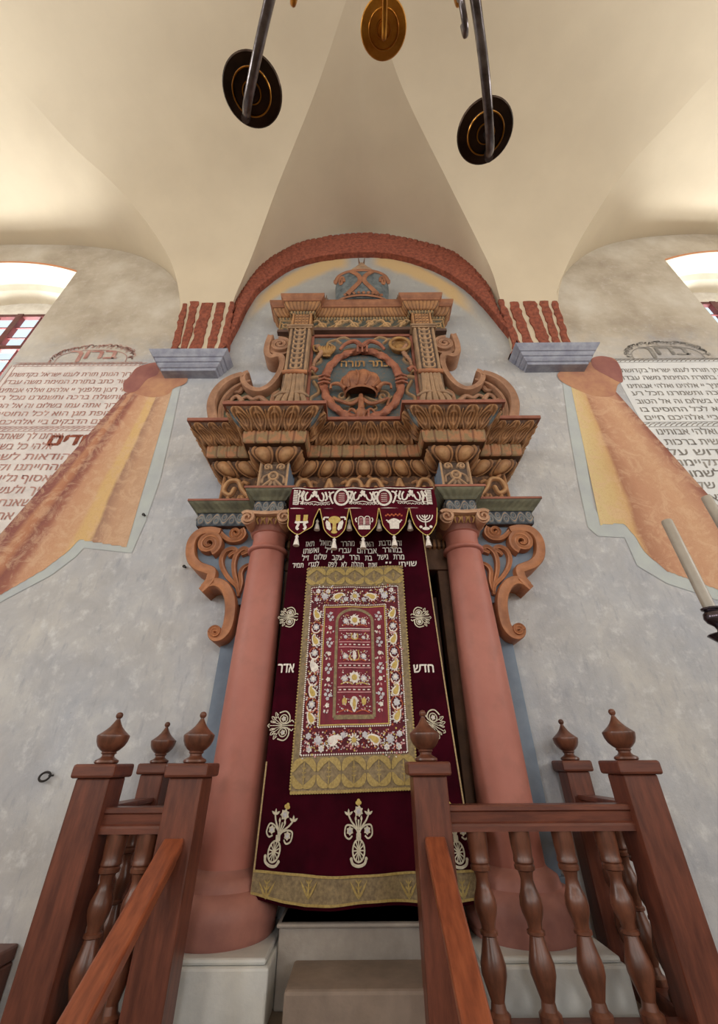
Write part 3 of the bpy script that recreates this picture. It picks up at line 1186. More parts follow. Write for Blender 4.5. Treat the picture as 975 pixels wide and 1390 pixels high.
def prayer(side):
    fy = lambda x, z: Y1 - .0012
    s = 1 if side == 0 else -1
    c = -3.02 if side == 0 else 3.50
    x_in = -2.42 if side == 0 else 2.80       # edge towards the ark
    x_out = -3.87 if side == 0 else 4.28
    xo2 = -4.7 if side == 0 else 5.1          # lower block is wider
    mat = 'paint_rust' if side == 0 else 'paint_black'
    b = MB()
    a0, a1 = sorted((x_in, x_out))
    lo0, lo1 = sorted((x_in - s * .0, xo2))
    poly = [(a0, 3.66), (a1, 3.66), (a1, 2.72), (a0, 2.72)]
    tree_poly(b, poly, Y1 + .001)
    tree_poly(b, [(lo0, 2.72), (lo1, 2.72), (lo1, 1.56), (lo0, 1.56)], Y1 + .001)
    o = b.build('prayer_inscription', 'text_ground' if side == 0 else 'text_ground_white', smooth=False)
    tag(o, ('pale wall panel lettered in rust Hebrew script, left of the painted drapery' if side == 0 else
            'white wall panel lettered in dark grey Hebrew script, at the right edge'), 'wall inscription')
    b = MB()
    for z, t in zip(WT, TOPL):
        letters(b, t, a0 + .06, a1 - .02, z - .036, z + .022, fy, .014)
    for i, (z, t) in enumerate(zip(WB, MODIM)):
        h = .034
        if i == 0:
            xa, xb = (lo0 + .1, lo1 - .46) if side == 0 else (lo0 + .1, lo1 - .3)
            letters(b, t[6:], xa, xb, z - h, z + h, fy, .014)
        elif i == 1:
            xa, xb = (lo0 + .1, lo1 - .50) if side == 0 else (lo0 + .12, lo1 - .3)
            letters(b, t, xa, xb, z - h, z + h, fy, .014)
        else:
            letters(b, t, lo0 + .1, lo1 - .25 * (side == 0), z - h, z + h, fy, .014)
    b.build('lettering', mat, o, smooth=False)
    b = MB()
    if side == 0:
        letters(b, 'מודים', -2.98, -2.50, 2.50, 2.62, fy, .05)
        b.build('initial_word', 'red_brick', o, smooth=False)
    b = MB()
    letters(b, 'ברוך', c - .27, c + .27, 3.765, 3.90, fy, .03)
    b.build('title', mat, o, smooth=False)
    # rope borders and the wreath round the title
    b = MB()
    k = 0
    for zc, x0_, x1_ in ((3.665, a0 + .02, a1), (2.705, lo0, lo1)):
        x = x0_
        while x < x1_:
            stroke_poly(b, [(x, zc - .02), (x + .03, zc + .005), (x + .075, zc + .02)], .010, fy)
            x += .052
        for dz in (-.03, .03):
            stroke_poly(b, [(x0_, zc + dz), (x1_, zc + dz)], .006, fy)
    for xx in (x_out, x_out + s * .05):
        stroke_poly(b, [(xx, 2.72), (xx, 3.66)], .007, fy)
    rnd = random.Random(5 + side)
    N = 34
    for i in range(N):
        t = math.pi * (i + .5) / N
        px_, pz = c + .46 * math.cos(t), 3.70 + .29 * math.sin(t) ** .6
        for q in range(3):
            a = t + math.pi / 2 + rnd.uniform(-1, 1)
            r = rnd.uniform(.03, .06)
            stroke_poly(b, cr([(px_, pz), (px_ + r * math.cos(a) * .6 + .01, pz + r * math.sin(a) * .6), (px_ + r * math.cos(a + .5), pz + r * math.sin(a + .5))], 3), .009, fy)
    stroke_poly(b, [(c + .40 * math.cos(math.pi * i / 30), 3.70 + .215 * math.sin(math.pi * i / 30) ** .6) for i in range(31)], .008, fy)
    b.build('painted_border', mat, o, smooth=False)


prayer(0)
prayer(1)

# small iron ring and nails in the wall
b = MB()
cx, _, cz = at(65, 1054, 3.0)
b.tube([(cx + .03 * math.cos(a), 2.97 + .01 * math.sin(a), cz + .022 * math.sin(a)) for a in [2 * math.pi * k / 20 for k in range(21)]], .006, 8)
b.tube([(cx + .03, 3.0, cz + .005), (cx + .03, 2.96, cz + .005)], .005, 6)
tag(b.build('wall_ring', 'iron'), 'small iron ring fixed low in the grey wall left of the stair posts', 'ring')
for px, py, lab in ((197, 700, 'small dark nail in the wall beneath the left painted drapery'), (252, 770, 'small dark nail in the wall beside the left scroll bracket')):
    b = MB()
    cx, _, cz = at(px, py, 3.0)
    b.tube([(cx, 3.0, cz), (cx, 2.975, cz - .004)], .008, 8)
    b.tube([(cx, 2.975, cz - .004), (cx, 2.965, cz - .005)], .012, 8)
    tag(b.build('wall_nail', 'iron'), lab, 'nail')

# ================================================================== THE ARK
CC = .722                     # columns left and right of the centre line
ark = thing('torah_ark', 'tall carved and painted wooden ark with red columns and scrolled gable, behind the velvet curtain', 'ark', (XC, 2.9, -.72))


def core(name, mat, boxes, parent=ark, bevel=.004):
    mb = MB()
    mb.smooth = False
    for q in boxes:
        mb.box(*q)
    return mb.build(name, mat, parent, bevel=bevel)


# flat pilaster strips behind the columns
for s in (-1, 1):
    x0, x1 = sorted((XC + s * .60, XC + s * 1.0))
    mb = MB()
    mb.smooth = False
    mb.box(x0, x1, 2.93, 3.0, -.72, 1.52)
    mb.box(x0 - .02, x1 + .02, 2.91, 3.0, -.72, -.5)
    mb.build('back_pilaster', 'ark_blue_grey', ark, bevel=.004)

# door case
mb = MB()
mb.smooth = False
mb.box(-.56, -.46, 2.90, 3.0, -.62, 1.2)
mb.box(.585, .665, 2.90, 3.0, -.62, 1.2)
mb.box(-.56, .665, 2.88, 3.0, 1.17, 1.52)
dc = mb.build('door_case', 'soffit_brown', ark, bevel=.004)
mb = MB()
sweep(mb, [(0, 1.34), (.02, 1.345), (.02, 1.40), (0, 1.405)], [(-.56, 2.88), (.665, 2.88)], dentil_relief, .035, .018, nv=5, step=.0035)
mb.build('dentil_band', 'carved_brown', dc)
for x0, x1 in ((-.46, .05), (.055, .585)):
    mb = MB()
    mb.smooth = False
    mb.box(x0, x1, 3.06, 3.10, -.60, 1.02)
    for z0, z1 in ((-.5, -.05), (.02, .92)):
        mb.box(x0 + .07, x1 - .07, 3.045, 3.07, z0, z1)
    mb.build('door_leaf', 'door_wood', ark, bevel=.006)

# columns
for s in (-1, 1):
    cx, cy = XC + s * CC, 2.78
    zb, zt = -.66, 1.52
    o = MB().lathe([(.25, zb), (.262, zb + .02), (.262, zb + .05), (.27, zb + .08), (.262, zb + .12), (.235, zb + .155), (.205, zb + .165), (.20, zb + .18), (.195, zb + .2),
                    (.176, zb + .212), (.158, zb + .222), (.148, zb + .235)], cx, cy, 48).build('column_base', 'column_dark', ark, auto=50)
    mb = MB()
    prof = []
    for i in range(30):
        t = i / 29
        z = -.43 + (1.245 + .43) * t
        r = .146 - .002 * t - .020 * t ** 2.2
        prof.append((r, z))
    prof += [(.139, 1.250), (.146, 1.258), (.146, 1.272), (.139, 1.280), (.122, 1.286), (.120, 1.30), (.118, 1.36), (.122, 1.385), (.134, 1.392)]
    mb.lathe(prof, cx, cy, 48)
    col = mb.build('column', 'column_red', ark, auto=50)
    # capital: flared bell, volutes and abacus
    mb = MB()
    mb.lathe([(.128, 1.39), (.13, 1.40), (.15, 1.425), (.172, 1.455), (.178, 1.475)], cx, cy, 40)
    mb.cur = 0
    cap = mb.build('capital', 'column_dark', col)
    mb = MB()
    for q in (-1, 1):
        sp = spiral(cx + q * .132, 1.452, .008, .052, math.pi / 2 + q * 2.2, -q * 1.5, 40)
        mb.ribbon(sp, lambda t: .012 + .012 * t, 2.560, 2.72, .006)
        end = sp[-1]
    mb.ribbon(cr([(cx - .15, 1.497), (cx - .07, 1.490), (cx, 1.486), (cx + .07, 1.490), (cx + .15, 1.497)], 5), .030, 2.562, 2.72, .006)
    for q in (-1, 1):     # side bolsters of the volutes
        mb.tube([(cx + q * .132, 2.585, 1.452), (cx + q * .122, 2.74, 1.448), (cx + q * .128, 2.93, 1.452)], lambda t: .050 - .018 * math.sin(math.pi * t), 20)
    mb.build('volute', 'volute_rose', cap)
    mb = MB()
    for k in (-1, 0, 1):
        for dx in (-.02, .02):
            mb.tube(cr([(cx + k * .052 + dx * .2, 2.62, 1.478), (cx + k * .052 + dx, 2.605, 1.455), (cx + k * .052 + dx * .5, 2.625, 1.425)], 5), lambda t: .011 * (1 - .5 * t), 8)
    mb.build('egg_ornament', 'gilt', cap)
    core('abacus', 'scroll_side', [(cx - .125, cx + .125, 2.62, 2.95, 1.495, 1.52)], cap)

# ---- lower entablature
pl = plan(1.32, 2.82, CC, 2.64, .108)
core('entablature_core', 'soffit_brown', [(XC - 1.315, XC + 1.315, 2.825, 3.0, 1.516, 1.70)] +
     [(XC + s * CC - .104, XC + s * CC + .104, 2.645, 2.83, 1.516, 1.70) for s in (-1, 1)])
mb = MB()
sweep(mb, [(0, 1.515), (.004, 1.518), (.004, 1.625), (.012, 1.63)], pl, vine_relief, .11, .010, nv=16, step=.006)
mb.build('architrave', 'moulding_grey', ark)
mb = MB()
sweep(mb, [(.012, 1.628), (.02, 1.632), (.024, 1.645), (.05, 1.668), (.072, 1.690), (.076, 1.70)], pl, lambda u, v: .5 + .5 * math.sin(u * 2 * math.pi) * sm(0, .2, v) * sm(1, .8, v), .05, .005, nv=9, step=.008)
mb.build('green_moulding', 'moulding_green', ark, auto=70)
mb = MB()
sweep(mb, [(.076, 1.70), (.084, 1.70), (.084, 1.718), (-.01, 1.718)], pl)
mb.build('edge_fillet', 'fillet_red', ark)

# ---- frieze
core('frieze_core', 'ark_blue_grey', [(XC - 1.20, XC + 1.20, 2.83, 3.0, 1.71, 2.02)] +
     [(XC + s * CC - .118, XC + s * CC + .118, 2.64, 2.84, 1.712, 2.01) for s in (-1, 1)])


def acanthus(cx, cz, w, h, f=1):
    """flowing scroll with leaves, as curves for relief_panel"""
    C = []
    base = [(cx - f * w * .5, cz + h * .3), (cx - f * w * .3, cz - h * .30), (cx - f * w * .05, cz - h * .1), (cx + f * w * .12, cz + h * .28), (cx + f * w * .35, cz + h * .25), (cx + f * w * .42, cz - h * .1), (cx + f * w * .25, cz - h * .25), (cx + f * w * .18, cz - h * .02)]
    C.append((cr(base, 6), h * .085, 1))
    for px_, pz, a in ((-.38, -.05, 2.2), (-.2, -.36, -.6), (.02, .1, 2.0), (.3, .38, .6), (.44, .1, -.5), (.3, -.36, -2.2), (.02, -.3, -1.2)):
        x, z = cx + f * px_ * w, cz + pz * h
        C.append((cr([(x, z), (x + f * .1 * w * math.cos(a), z + .16 * h * math.sin(a)), (x + f * .16 * w * math.cos(a + .8), z + .26 * h * math.sin(a + .8))], 4), h * .06, .75))
    return C


mb = MB()
for s in (-1, 1):
    x0, x1 = sorted((XC + s * (CC + .13), XC + s * 1.19))
    relief_panel(mb, x0, x1, 1.72, 2.0, 2.826, acanthus((x0 + x1) / 2, 1.865, x1 - x0, .26, s) + [([(x0 + .008, 1.72), (x0 + .008, 2.0)], .012, .8), ([(x1 - .008, 1.72), (x1 - .008, 2.0)], .012, .8)], .03)
x0, x1 = XC - CC + .13, XC + CC - .13
C = []
for k in range(4):
    w = (x1 - x0) / 4
    C += acanthus(x0 + w * (k + .5), 1.865, w, .25, 1 if k % 2 else -1)
relief_panel(mb, x0, x1, 1.72, 2.0, 2.826, C, .03)
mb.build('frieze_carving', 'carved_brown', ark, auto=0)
mb = MB()
for s in (-1, 1):
    cx = XC + s * CC
    z0, z1, hw = 1.722, 2.0, .112
    zc = 1.865
    C = [([(cx - hw, z0), (cx - hw, z1), (cx + hw, z1), (cx + hw, z0), (cx - hw, z0)], .016, .9),
         ([(cx + .034 * math.cos(a), zc - .01 + .036 * math.sin(a)) for a in [2 * math.pi * k / 16 for k in range(17)]], .013, 1), ([(cx, zc - .01), (cx + .001, zc - .01)], .02, .8)]
    for q in (-1, 1):
        C.append((spiral(cx + q * .055, zc + .075, .006, .034, 1.5, q * 1.3, 20), .010, 1))
        C.append((cr([(cx + q * .02, zc - .05), (cx + q * .06, zc - .09), (cx + q * .085, zc - .125)], 5), .013, .9))
        C.append((cr([(cx + q * .04, zc + .01), (cx + q * .08, zc - .02), (cx + q * .085, zc - .07)], 5), .010, .7))
        C.append((cr([(cx + q * .01, zc - .07), (cx + q * .03, zc - .11)], 5), .012, .7))
    mb = MB()
    relief_panel(mb, cx - .118, cx + .118, z0, z1, 2.637, C, .022, .005)
    mb.build('rosette_block', 'carved_grey', ark, auto=0)

# ---- main cornice
pm = plan(1.20, 2.82, CC, 2.63, .125)
core('cornice_core', 'soffit_brown', [(XC - 1.26, XC + 1.26, 2.76, 3.0, 2.06, 2.39), (XC - 1.19, XC + 1.19, 2.83, 3.0, 1.99, 2.07)] +
     [(XC + s * CC - .2, XC + s * CC + .2, 2.56, 2.83, 2.06, 2.39) for s in (-1, 1)] +
     [(XC + s * CC - .13, XC + s * CC + .13, 2.63, 2.84, 1.99, 2.07) for s in (-1, 1)])
mb = MB()
sweep(mb, [(-.01, 1.985), (.01, 1.99), (.035, 2.005), (.062, 2.03), (.078, 2.058), (.082, 2.085)], pm, egg_relief, .150, .022, nv=16, step=.006)
mb.build('egg_moulding', 'carved_brown', ark, auto=0)
mb = MB()
sweep(mb, [(.0, 2.088), (.125, 2.10)], pm)
mb.build('cornice_soffit', 'soffit_brown', ark)
mb = MB()
sweep(mb, [(.118, 2.10), (.128, 2.103), (.134, 2.16), (.136, 2.218), (.12, 2.222)], pm, block_relief, .095, .009, nv=14, step=.005)
mb.build('block_band', 'block_paint', ark, auto=0)
mb = MB()
sweep(mb, [(.12, 2.222), (.150, 2.224), (.162, 2.235), (.175, 2.262), (.198, 2.292), (.232, 2.315), (.258, 2.335), (.270, 2.362)], pm, leaf_relief, .140, .024, nv=26, step=.0055)
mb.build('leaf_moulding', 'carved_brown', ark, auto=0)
mb = MB()
sweep(mb, [(.25, 2.362), (.292, 2.364), (.294, 2.394), (-.02, 2.394)], pm)
mb.build('cornice_fillet', 'fillet_red', ark)
# blue-grey leaves folded over the corners of the projecting pieces
for s in (-1, 1):
    for q in (-1, 1):
        x = XC + s * CC + q * .125
        y = 2.63
        mb = MB()
        P = [(x + q * .150, y - .150, 2.232), (x + q * .176, y - .176, 2.265), (x + q * .205, y - .205, 2.298), (x + q * .248, y - .248, 2.335)]
        mb.tube(cr(P, 5), lambda t: .010 + .012 * math.sin(math.pi * t), 8)
        for d, w in ((.045, .012), (.09, .009)):
            mb.tube(cr([(a + 0, b_ + d * (.4 + .6 * i / 3), c) for i, (a, b_, c) in enumerate(P)], 5), lambda t: .005 + w * math.sin(math.pi * t), 8)
        mb.build('corner_leaf', 'panel_blue', ark)

# ---- attic
AC = .686
core('attic_body', 'carved_sage', [(XC - .80, XC + .80, 2.875, 3.0, 2.39, 4.40), (XC - .955, XC + .955, 2.87, 3.0, 4.05, 4.45)])
# centre panel: ground with scrollwork
mb = MB()
zc = 3.27
C = []
for s in (-1, 1):
    for (pts, w) in (([(.47, 2.78), (.52, 2.95), (.44, 3.05), (.50, 3.2)], .022), ([(.50, 3.3), (.55, 3.42), (.45, 3.52), (.50, 3.7)], .022), ([(.40, 2.72), (.5, 2.66), (.55, 2.75)], .02),
                     ([(.55, 3.25), (.47, 3.27), (.42, 3.24)], .03), ([(.3, 3.88), (.38, 3.83), (.33, 3.78)], .02), ([(.14, 3.88), (.2, 3.92), (.28, 3.88), (.24, 3.82)], .02)):
        C.append((cr([(XC + s * x, z) for x, z in pts], 6), w, .9))
    C.append((spiral(XC + s * .20, 2.98, .012, .075, 0, s * 1.3, 20), .018, .9))
    C.append((cr([(XC + s * .02, 2.98), (XC + s * .10, 2.93), (XC + s * .20, 2.90), (XC + s * .29, 2.97)], 6), .02, .9))
    C.append((cr([(XC, 2.84), (XC + s * .08, 2.88), (XC + s * .13, 2.82), (XC + s * .1, 2.79)], 6), .016, .9))
    C.append((cr([(XC + s * .06, 3.70), (XC + s * .12, 3.72), (XC + s * .2, 3.69)], 6), .016, .9))
relief_panel(mb, XC - .575, XC + .575, 2.40, 3.965, 2.87, C, .028, .008)
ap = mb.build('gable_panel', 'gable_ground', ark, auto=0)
mb = MB()
mb.smooth = False
for s in (-1, 1):
    mb.box(*sorted((XC + s * .535, XC + s * .565)), 2.845, 2.875, 2.4, 3.96)
mb.box(XC - .565, XC + .565, 2.845, 2.875, 3.93, 3.965)
mb.build('panel_frame', 'fillet_red', ark, bevel=.004)
# wreath
WA = .388
WZT, WZB = at(487, 472, 2.79)[2], at(487, 563, 2.79)[2]
WB, WZ = (WZT - WZB) / 2, (WZT + WZB) / 2
mb = MB()
rings = []
N = 150
for i in range(N):
    a = 2 * math.pi * i / N
    ex, ez = WA * math.cos(a), WB * math.sin(a)
    ring = []
    for k in range(12):
        p = 2 * math.pi * k / 12
        tw = .007 * math.sin(3 * p + a * 18) + .008 * abs(math.sin(a * 12 + p))
        r = .036 + tw
        nx_, nz_ = math.cos(a), math.sin(a) * .85
        ring.append((XC - .005 + ex + r * math.cos(p) * nx_, 2.835 + r * math.sin(p) * .8, WZ + ez + r * math.cos(p) * nz_))
    rings.append(ring)
mb.grid(rings, closeu=True, closev=True)
for a in (0, math.pi, math.pi / 2, -math.pi / 2):
    c0, s0 = math.cos(a), math.sin(a)
    px_, pz = XC + WA * c0, WZ + WB * s0
    for d in (-.05, 0, .05):
        mb.tube([(px_ - .06 * c0 + d * s0, 2.80, pz - .06 * s0 + d * c0), (px_ + d * s0, 2.775, pz + d * c0), (px_ + .06 * c0 + d * s0, 2.80, pz + .06 * s0 + d * c0)], .012, 8)
for s in (-1, 1):
    mb.tube(cr([(XC + s * .0, 2.79, WZT + .02), (XC + s * .08, 2.77, WZT + .08), (XC + s * .18, 2.78, WZT + .05), (XC + s * .24, 2.80, WZT - .02)], 5), lambda t: .03 * (1 - .5 * t), 8)
    mb.tube(cr([(XC + s * .47, 2.79, 3.29), (XC + s * .52, 2.78, 3.32), (XC + s * .56, 2.80, 3.28)], 5), lambda t: .028 * (1 - .7 * t), 8)
mb.build('wreath', 'wreath_terracotta', ark)
# crown in the wreath
mb = MB()
cx, cy, cz = XC - .02, 2.82, 2.96
prof = [(.150, .0), (.165, .015), (.150, .03), (.165, .05), (.195, .10), (.205, .155), (.185, .215), (.12, .262), (.05, .285), (.03, .30), (.034, .33), (.0, .345)]
n = 72
P = [[(cx + r * math.cos(a) * (1 + .05 * math.sin(8 * a) * (.05 < z < .25)), cy + .75 * r * math.sin(a) * (1 + .05 * math.sin(8 * a) * (.05 < z < .25)), cz + z) for a in [2 * math.pi * k / n for k in range(n)]] for r, z in prof]
mb.grid(P, closev=True)
for s in (-1, 1):
    mb.tube(cr([(cx + s * .15, cy - .06, cz + .03), (cx + s * .22, cy - .06, cz + .10), (cx + s * .29, cy - .03, cz + .12), (cx + s * .30, cy - .02, cz + .07)], 5), lambda t: .022 * (1 - .5 * t), 8)
for a in range(6):
    t = math.pi + math.pi * (a + .5) / 6
    mb.tube(cr([(cx + .16 * math.cos(t), cy + .12 * math.sin(t), cz + .03), (cx + .21 * math.cos(t + .15), cy + .16 * math.sin(t + .15), cz + .12), (cx + .17 * math.cos(t), cy + .13 * math.sin(t), cz + .22)], 5), .010, 7)
crn = mb.build('crown_relief', 'crown_terracotta', ark)
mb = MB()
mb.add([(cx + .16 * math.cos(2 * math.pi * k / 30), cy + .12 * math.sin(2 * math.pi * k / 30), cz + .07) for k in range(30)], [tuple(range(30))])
mb.build('crown_hollow', 'soffit_brown', crn, smooth=False)  # darker brown disc stands in for shade inside the crown
mb = MB()
mb.tube(cr([(cx, cy, cz), (cx, cy - .01, cz - .1), (cx, cy, cz - .2)], 4), lambda t: .022 + .012 * t, 10)
mb.tube(cr([(cx, cy - .01, cz - .33), (cx, cy - .03, cz - .26), (cx, cy - .01, cz - .2)], 4), lambda t: .02 + .028 * math.sin(math.pi * t), 10)
for s in (-1, 1):
    mb.tube(cr([(cx + s * .02, cy, cz - .06), (cx + s * .10, cy - .02, cz - .14), (cx + s * .2, cy - .02, cz - .10), (cx + s * .27, cy, cz - .05), (cx + s * .25, cy, cz - .15)], 6), lambda t: .022 - .01 * t, 8)
    mb.tube(cr([(cx + s * .02, cy, cz - .27), (cx + s * .09, cy - .02, cz - .21), (cx + s * .14, cy, cz - .26)], 6), lambda t: .018 - .008 * t, 8)
mb.build('crown_stem', 'crown_terracotta', ark)
mb = MB()
p0, p1 = at(463, 500, 2.862), at(528, 491, 2.862)
letters(mb, 'כתר תורה', p0[0], p1[0], p0[2] + .01, p1[2] + .0, lambda x, z: 2.846, .02)
mb.build('gilt_letters', 'gilt', ark, smooth=False)
# basin, ewer and horns round the wreath
p = at(543, 467, 2.80)
mb = MB()
ell = lambda rx, rz, y: [(p[0] + rx * math.cos(a), y, p[2] + rz * math.sin(a)) for a in [2 * math.pi * k / 36 for k in range(37)]]
mb.tube(ell(.108, .105, 2.80), .017, 10)
mb.grid([ell(.108, .105, 2.81), ell(.092, .09, 2.835), ell(.05, .048, 2.845), ell(.04, .038, 2.83), ell(.001, .001, 2.822)])
mb.grid([ell(.108, .105, 2.81), ell(.09, .088, 2.87)])
mb.build('basin_relief', 'gilt', ark)
mb = MB()
p = at(444, 474, 2.82)
for k in range(7):
    a = (k - 3) / 3
    mb.tube(cr([(p[0] + a * .02, 2.85, p[2] - .085), (p[0] + a * .06, 2.815, p[2] - .05), (p[0] + a * .085, 2.81, p[2] + .0), (p[0] + a * .07, 2.82, p[2] + .05)], 5), lambda t: .008 + .009 * math.sin(math.pi * t), 8)
mb.tube([(p[0] - .04, 2.83, p[2] - .10), (p[0] + .04, 2.83, p[2] - .10)], .012, 8)
mb.tube([(p[0], 2.84, p[2] - .10), (p[0], 2.84, p[2] - .07)], .018, 8)
mb.tube([(p[0], 2.835, p[2] + .05), (p[0], 2.83, p[2] + .12)], lambda t: .022 * (1 - .7 * t), 8)
mb.tube(cr([(p[0] - .07, 2.84, p[2] - .01), (p[0] - .13, 2.83, p[2] - .02), (p[0] - .15, 2.83, p[2] + .06), (p[0] - .09, 2.84, p[2] + .10)], 5), .011, 8)
mb.build('ewer_relief', 'gilt', ark)
mb = MB()
for s in (-1, 1):
    pts = [(XC + s * .49, 2.84, 3.74), (XC + s * .44, 2.82, 3.62), (XC + s * .50, 2.82, 3.48), (XC + s * .52, 2.84, 3.38)]
    c_ = cr(pts, 10)
    mb = MB()
    mb.tube(c_, lambda t: .030 - .016 * t + .004 * math.sin(t * 60), 10)
    mb.build('horn_relief', 'scroll_brown', ark)

# attic pilasters
for s in (-1, 1):
    cx = XC + s * AC
    core_ = MB()
    core_.smooth = False
    core_.box(cx - .118, cx + .118, 2.775, 2.88, 2.39, 3.98)
    pil = core_.build('gable_pilaster', 'carved_grey', ark, bevel=.006)
    mb = MB()
    C = [([(cx - .098, 3.27), (cx - .098, 3.97)], .016, .8), ([(cx + .098, 3.27), (cx + .098, 3.97)], .016, .8)]
    for k in range(9):
        z = 3.30 + k * .078
        C.append((cr([(cx - .055, z + .055), (cx - .05, z + .01), (cx, z - .012), (cx + .05, z + .01), (cx + .055, z + .055)], 5), .012, 1))
        C.append(([(cx, z + .01), (cx, z + .04)], .02, .7))
    for x in (-.07, -.035, 0, .035, .07):
        C.append(([(cx + x, 2.92), (cx + x * .8, 3.2)], .012, .8))
    relief_panel(mb, cx - .112, cx + .112, 2.86, 3.97, 2.772, C, .022, .006)
    mb.build('pilaster_carving', 'carved_grey', pil, auto=0)
    mb = MB()
    mb.tube([(cx - .125, 2.765, 3.235), (cx, 2.755, 3.235), (cx + .125, 2.765, 3.235)], .026, 10)
    mb.smooth = True
    mb.build('pilaster_band', 'scroll_orange', pil)
    mb = MB()
    for k in range(5):
        t = (k - 2) / 2
        mb.tube(cr([(cx + t * .080, 2.775, 3.21), (cx + t * .083, 2.77, 3.02), (cx + t * .098, 2.755, 2.90), (cx + t * .125, 2.735, 2.80), (cx + t * .135, 2.735, 2.66)], 6), lambda u: .021 + .012 * u, 8)
    for q in (-1, 1):
        mb.tube(cr([(cx + q * .03, 2.75, 2.93), (cx + q * .10, 2.725, 2.90), (cx + q * .17, 2.74, 2.86)], 5), lambda u: .02 - .008 * u, 8)
    mb.build('pilaster_foot', 'carved_grey', pil)
    core('pilaster_cap', 'carved_grey', [(cx - .145, cx + .145, 2.735, 2.88, 3.975, 4.0), (cx - .135, cx + .135, 2.745, 2.88, 3.95, 3.975)], pil, .005)
    mb = MB()
    C = [([(cx - .10, 4.02), (cx - .10, 4.27), (cx + .10, 4.27), (cx + .10, 4.02), (cx - .10, 4.02)], .014, .9)]
    for i in range(4):
        for j in range(4):
            x, z = cx - .06 + i * .04, 4.07 + j * .05
            C.append(([(x - .012, z - .012), (x + .012, z + .012)], .009, .9))
            C.append(([(x + .012, z - .012), (x - .012, z + .012)], .009, .9))
    mb2 = core('cap_block', 'carved_brown', [(cx - .112, cx + .112, 2.785, 2.88, 4.0, 4.30)], pil)
    relief_panel(mb, cx - .112, cx + .112, 4.0, 4.29, 2.782, C, .014, .006)
    mb.build('block_carving', 'carved_brown', pil, auto=0)

core('string_course', 'scroll_side', [(XC - .96, XC - .80, 2.82, 2.88, 3.985, 4.03), (XC + .80, XC + .96, 2.82, 2.88, 3.985, 4.03), (XC - .56, XC + .56, 2.80, 2.88, 3.985, 4.035)])
mb = MB()
x0, x1 = XC - .56, XC + .56
C = [([(x0, 4.045), (x1, 4.045)], .012, .8)]
for k in range(6):
    w = (x1 - x0) / 6
    f = 1 if k % 2 else -1
    cx = x0 + w * (k + .5)
    C.append((cr([(cx - w / 2, 4.15 - f * .06), (cx - w * .2, 4.15 - f * .07), (cx + w * .2, 4.15 + f * .07), (cx + w / 2, 4.15 + f * .06)], 6), .019, 1))
    C.append((spiral(cx - .0, 4.15 + f * .015, .006, .05, 1, f * 1.2, 16), .016, 1))
    C.append((cr([(cx + .03, 4.15), (cx + .08, 4.20), (cx + .06, 4.24)], 4), .014, .8))
    C.append((cr([(cx - .03, 4.15), (cx - .08, 4.10), (cx - .06, 4.07)], 4), .014, .8))
relief_panel(mb, x0, x1, 4.035, 4.28, 2.866, C, .030, .006)
for s in (-1, 1):
    x0, x1 = sorted((XC + s * .82, XC + s * .95))
    cx = (x0 + x1) / 2
    C = [([(x0, 4.04), (x0, 4.24), (x1, 4.24), (x1, 4.04), (x0, 4.04)], .012, .9), ([(cx + .03 * math.cos(a), 4.14 + .03 * math.sin(a)) for a in [2 * math.pi * k / 12 for k in range(13)]], .012, 1)]
    for a in range(4):
        t = math.pi / 4 + a * math.pi / 2
        C.append(([(cx + .04 * math.cos(t), 4.14 + .05 * math.sin(t)), (cx + .06 * math.cos(t), 4.14 + .08 * math.sin(t))], .012, .8))
    relief_panel(mb, x0 - .005, x1 + .005, 4.035, 4.26, 2.866, C, .02, .005)
mb.build('gable_frieze', 'carved_sage', ark, auto=0)

pa = plan(.955, 2.868, AC, 2.785, .125)
mb = MB()
sweep(mb, [(0, 4.255), (.016, 4.26), (.02, 4.285), (.02, 4.292)], pa, dentil_relief, .035, .010, nv=5, step=.0044)
mb.build('gable_dentils', 'carved_sage', ark, auto=0)
mb = MB()
sweep(mb, [(.02, 4.285), (.04, 4.295), (.066, 4.33), (.082, 4.375), (.084, 4.385)], pa, lambda u, v: .8 * abs(math.sin(math.pi * u)) ** .6 * sm(0, .15, v) * sm(1, .85, v), .042, .014, nv=9, step=.005)
mb.build('gadroon_moulding', 'carved_brown', ark, auto=0)
mb = MB()
sweep(mb, [(.084, 4.385), (.096, 4.39), (.10, 4.41), (.118, 4.43), (.128, 4.455), (.130, 4.48), (-.05, 4.48)], pa)
mb.build('gable_cornice', 'cornice_brown', ark, auto=30)
core('gable_cornice_core', 'soffit_brown', [(XC - .95, XC + .95, 2.87, 3.0, 4.25, 4.475)] + [(XC + s * AC - .12, XC + s * AC + .12, 2.79, 2.88, 4.25, 4.475) for s in (-1, 1)])

# crown-shaped cartouche on top
cx, cy = XC + .01, 2.84
def squash(mb, cy, k):
    mb.v = [(p[0], cy + (p[1] - cy) * k, lift(p[2])) for p in mb.v]
def lift(z):
    return 4.48 + (z - 4.48) * 1.25
mb = MB().lathe([(.30, 4.48), (.315, 4.50), (.30, 4.52), (.325, 4.62), (.335, 4.80), (.325, 4.93), (.30, 4.95)], cx, cy, 44)
squash(mb, cy, .42)
cart = mb.build('crest_drum', 'panel_blue', ark)
mb = MB()
for z, w in ((4.50, .016), (4.945, .022)):
    mb.tube([(cx + .33 * math.cos(t), cy + .335 * math.sin(t), z) for t in [2 * math.pi * k / 80 for k in range(81)]], w, 8)
def on_drum(u, z, o=.012):      # u in -1..1 across the front
    a = -math.pi / 2 + u * 1.35
    return (cx + (.33 + o) * math.cos(a), cy + (.33 + o) * math.sin(a), z)
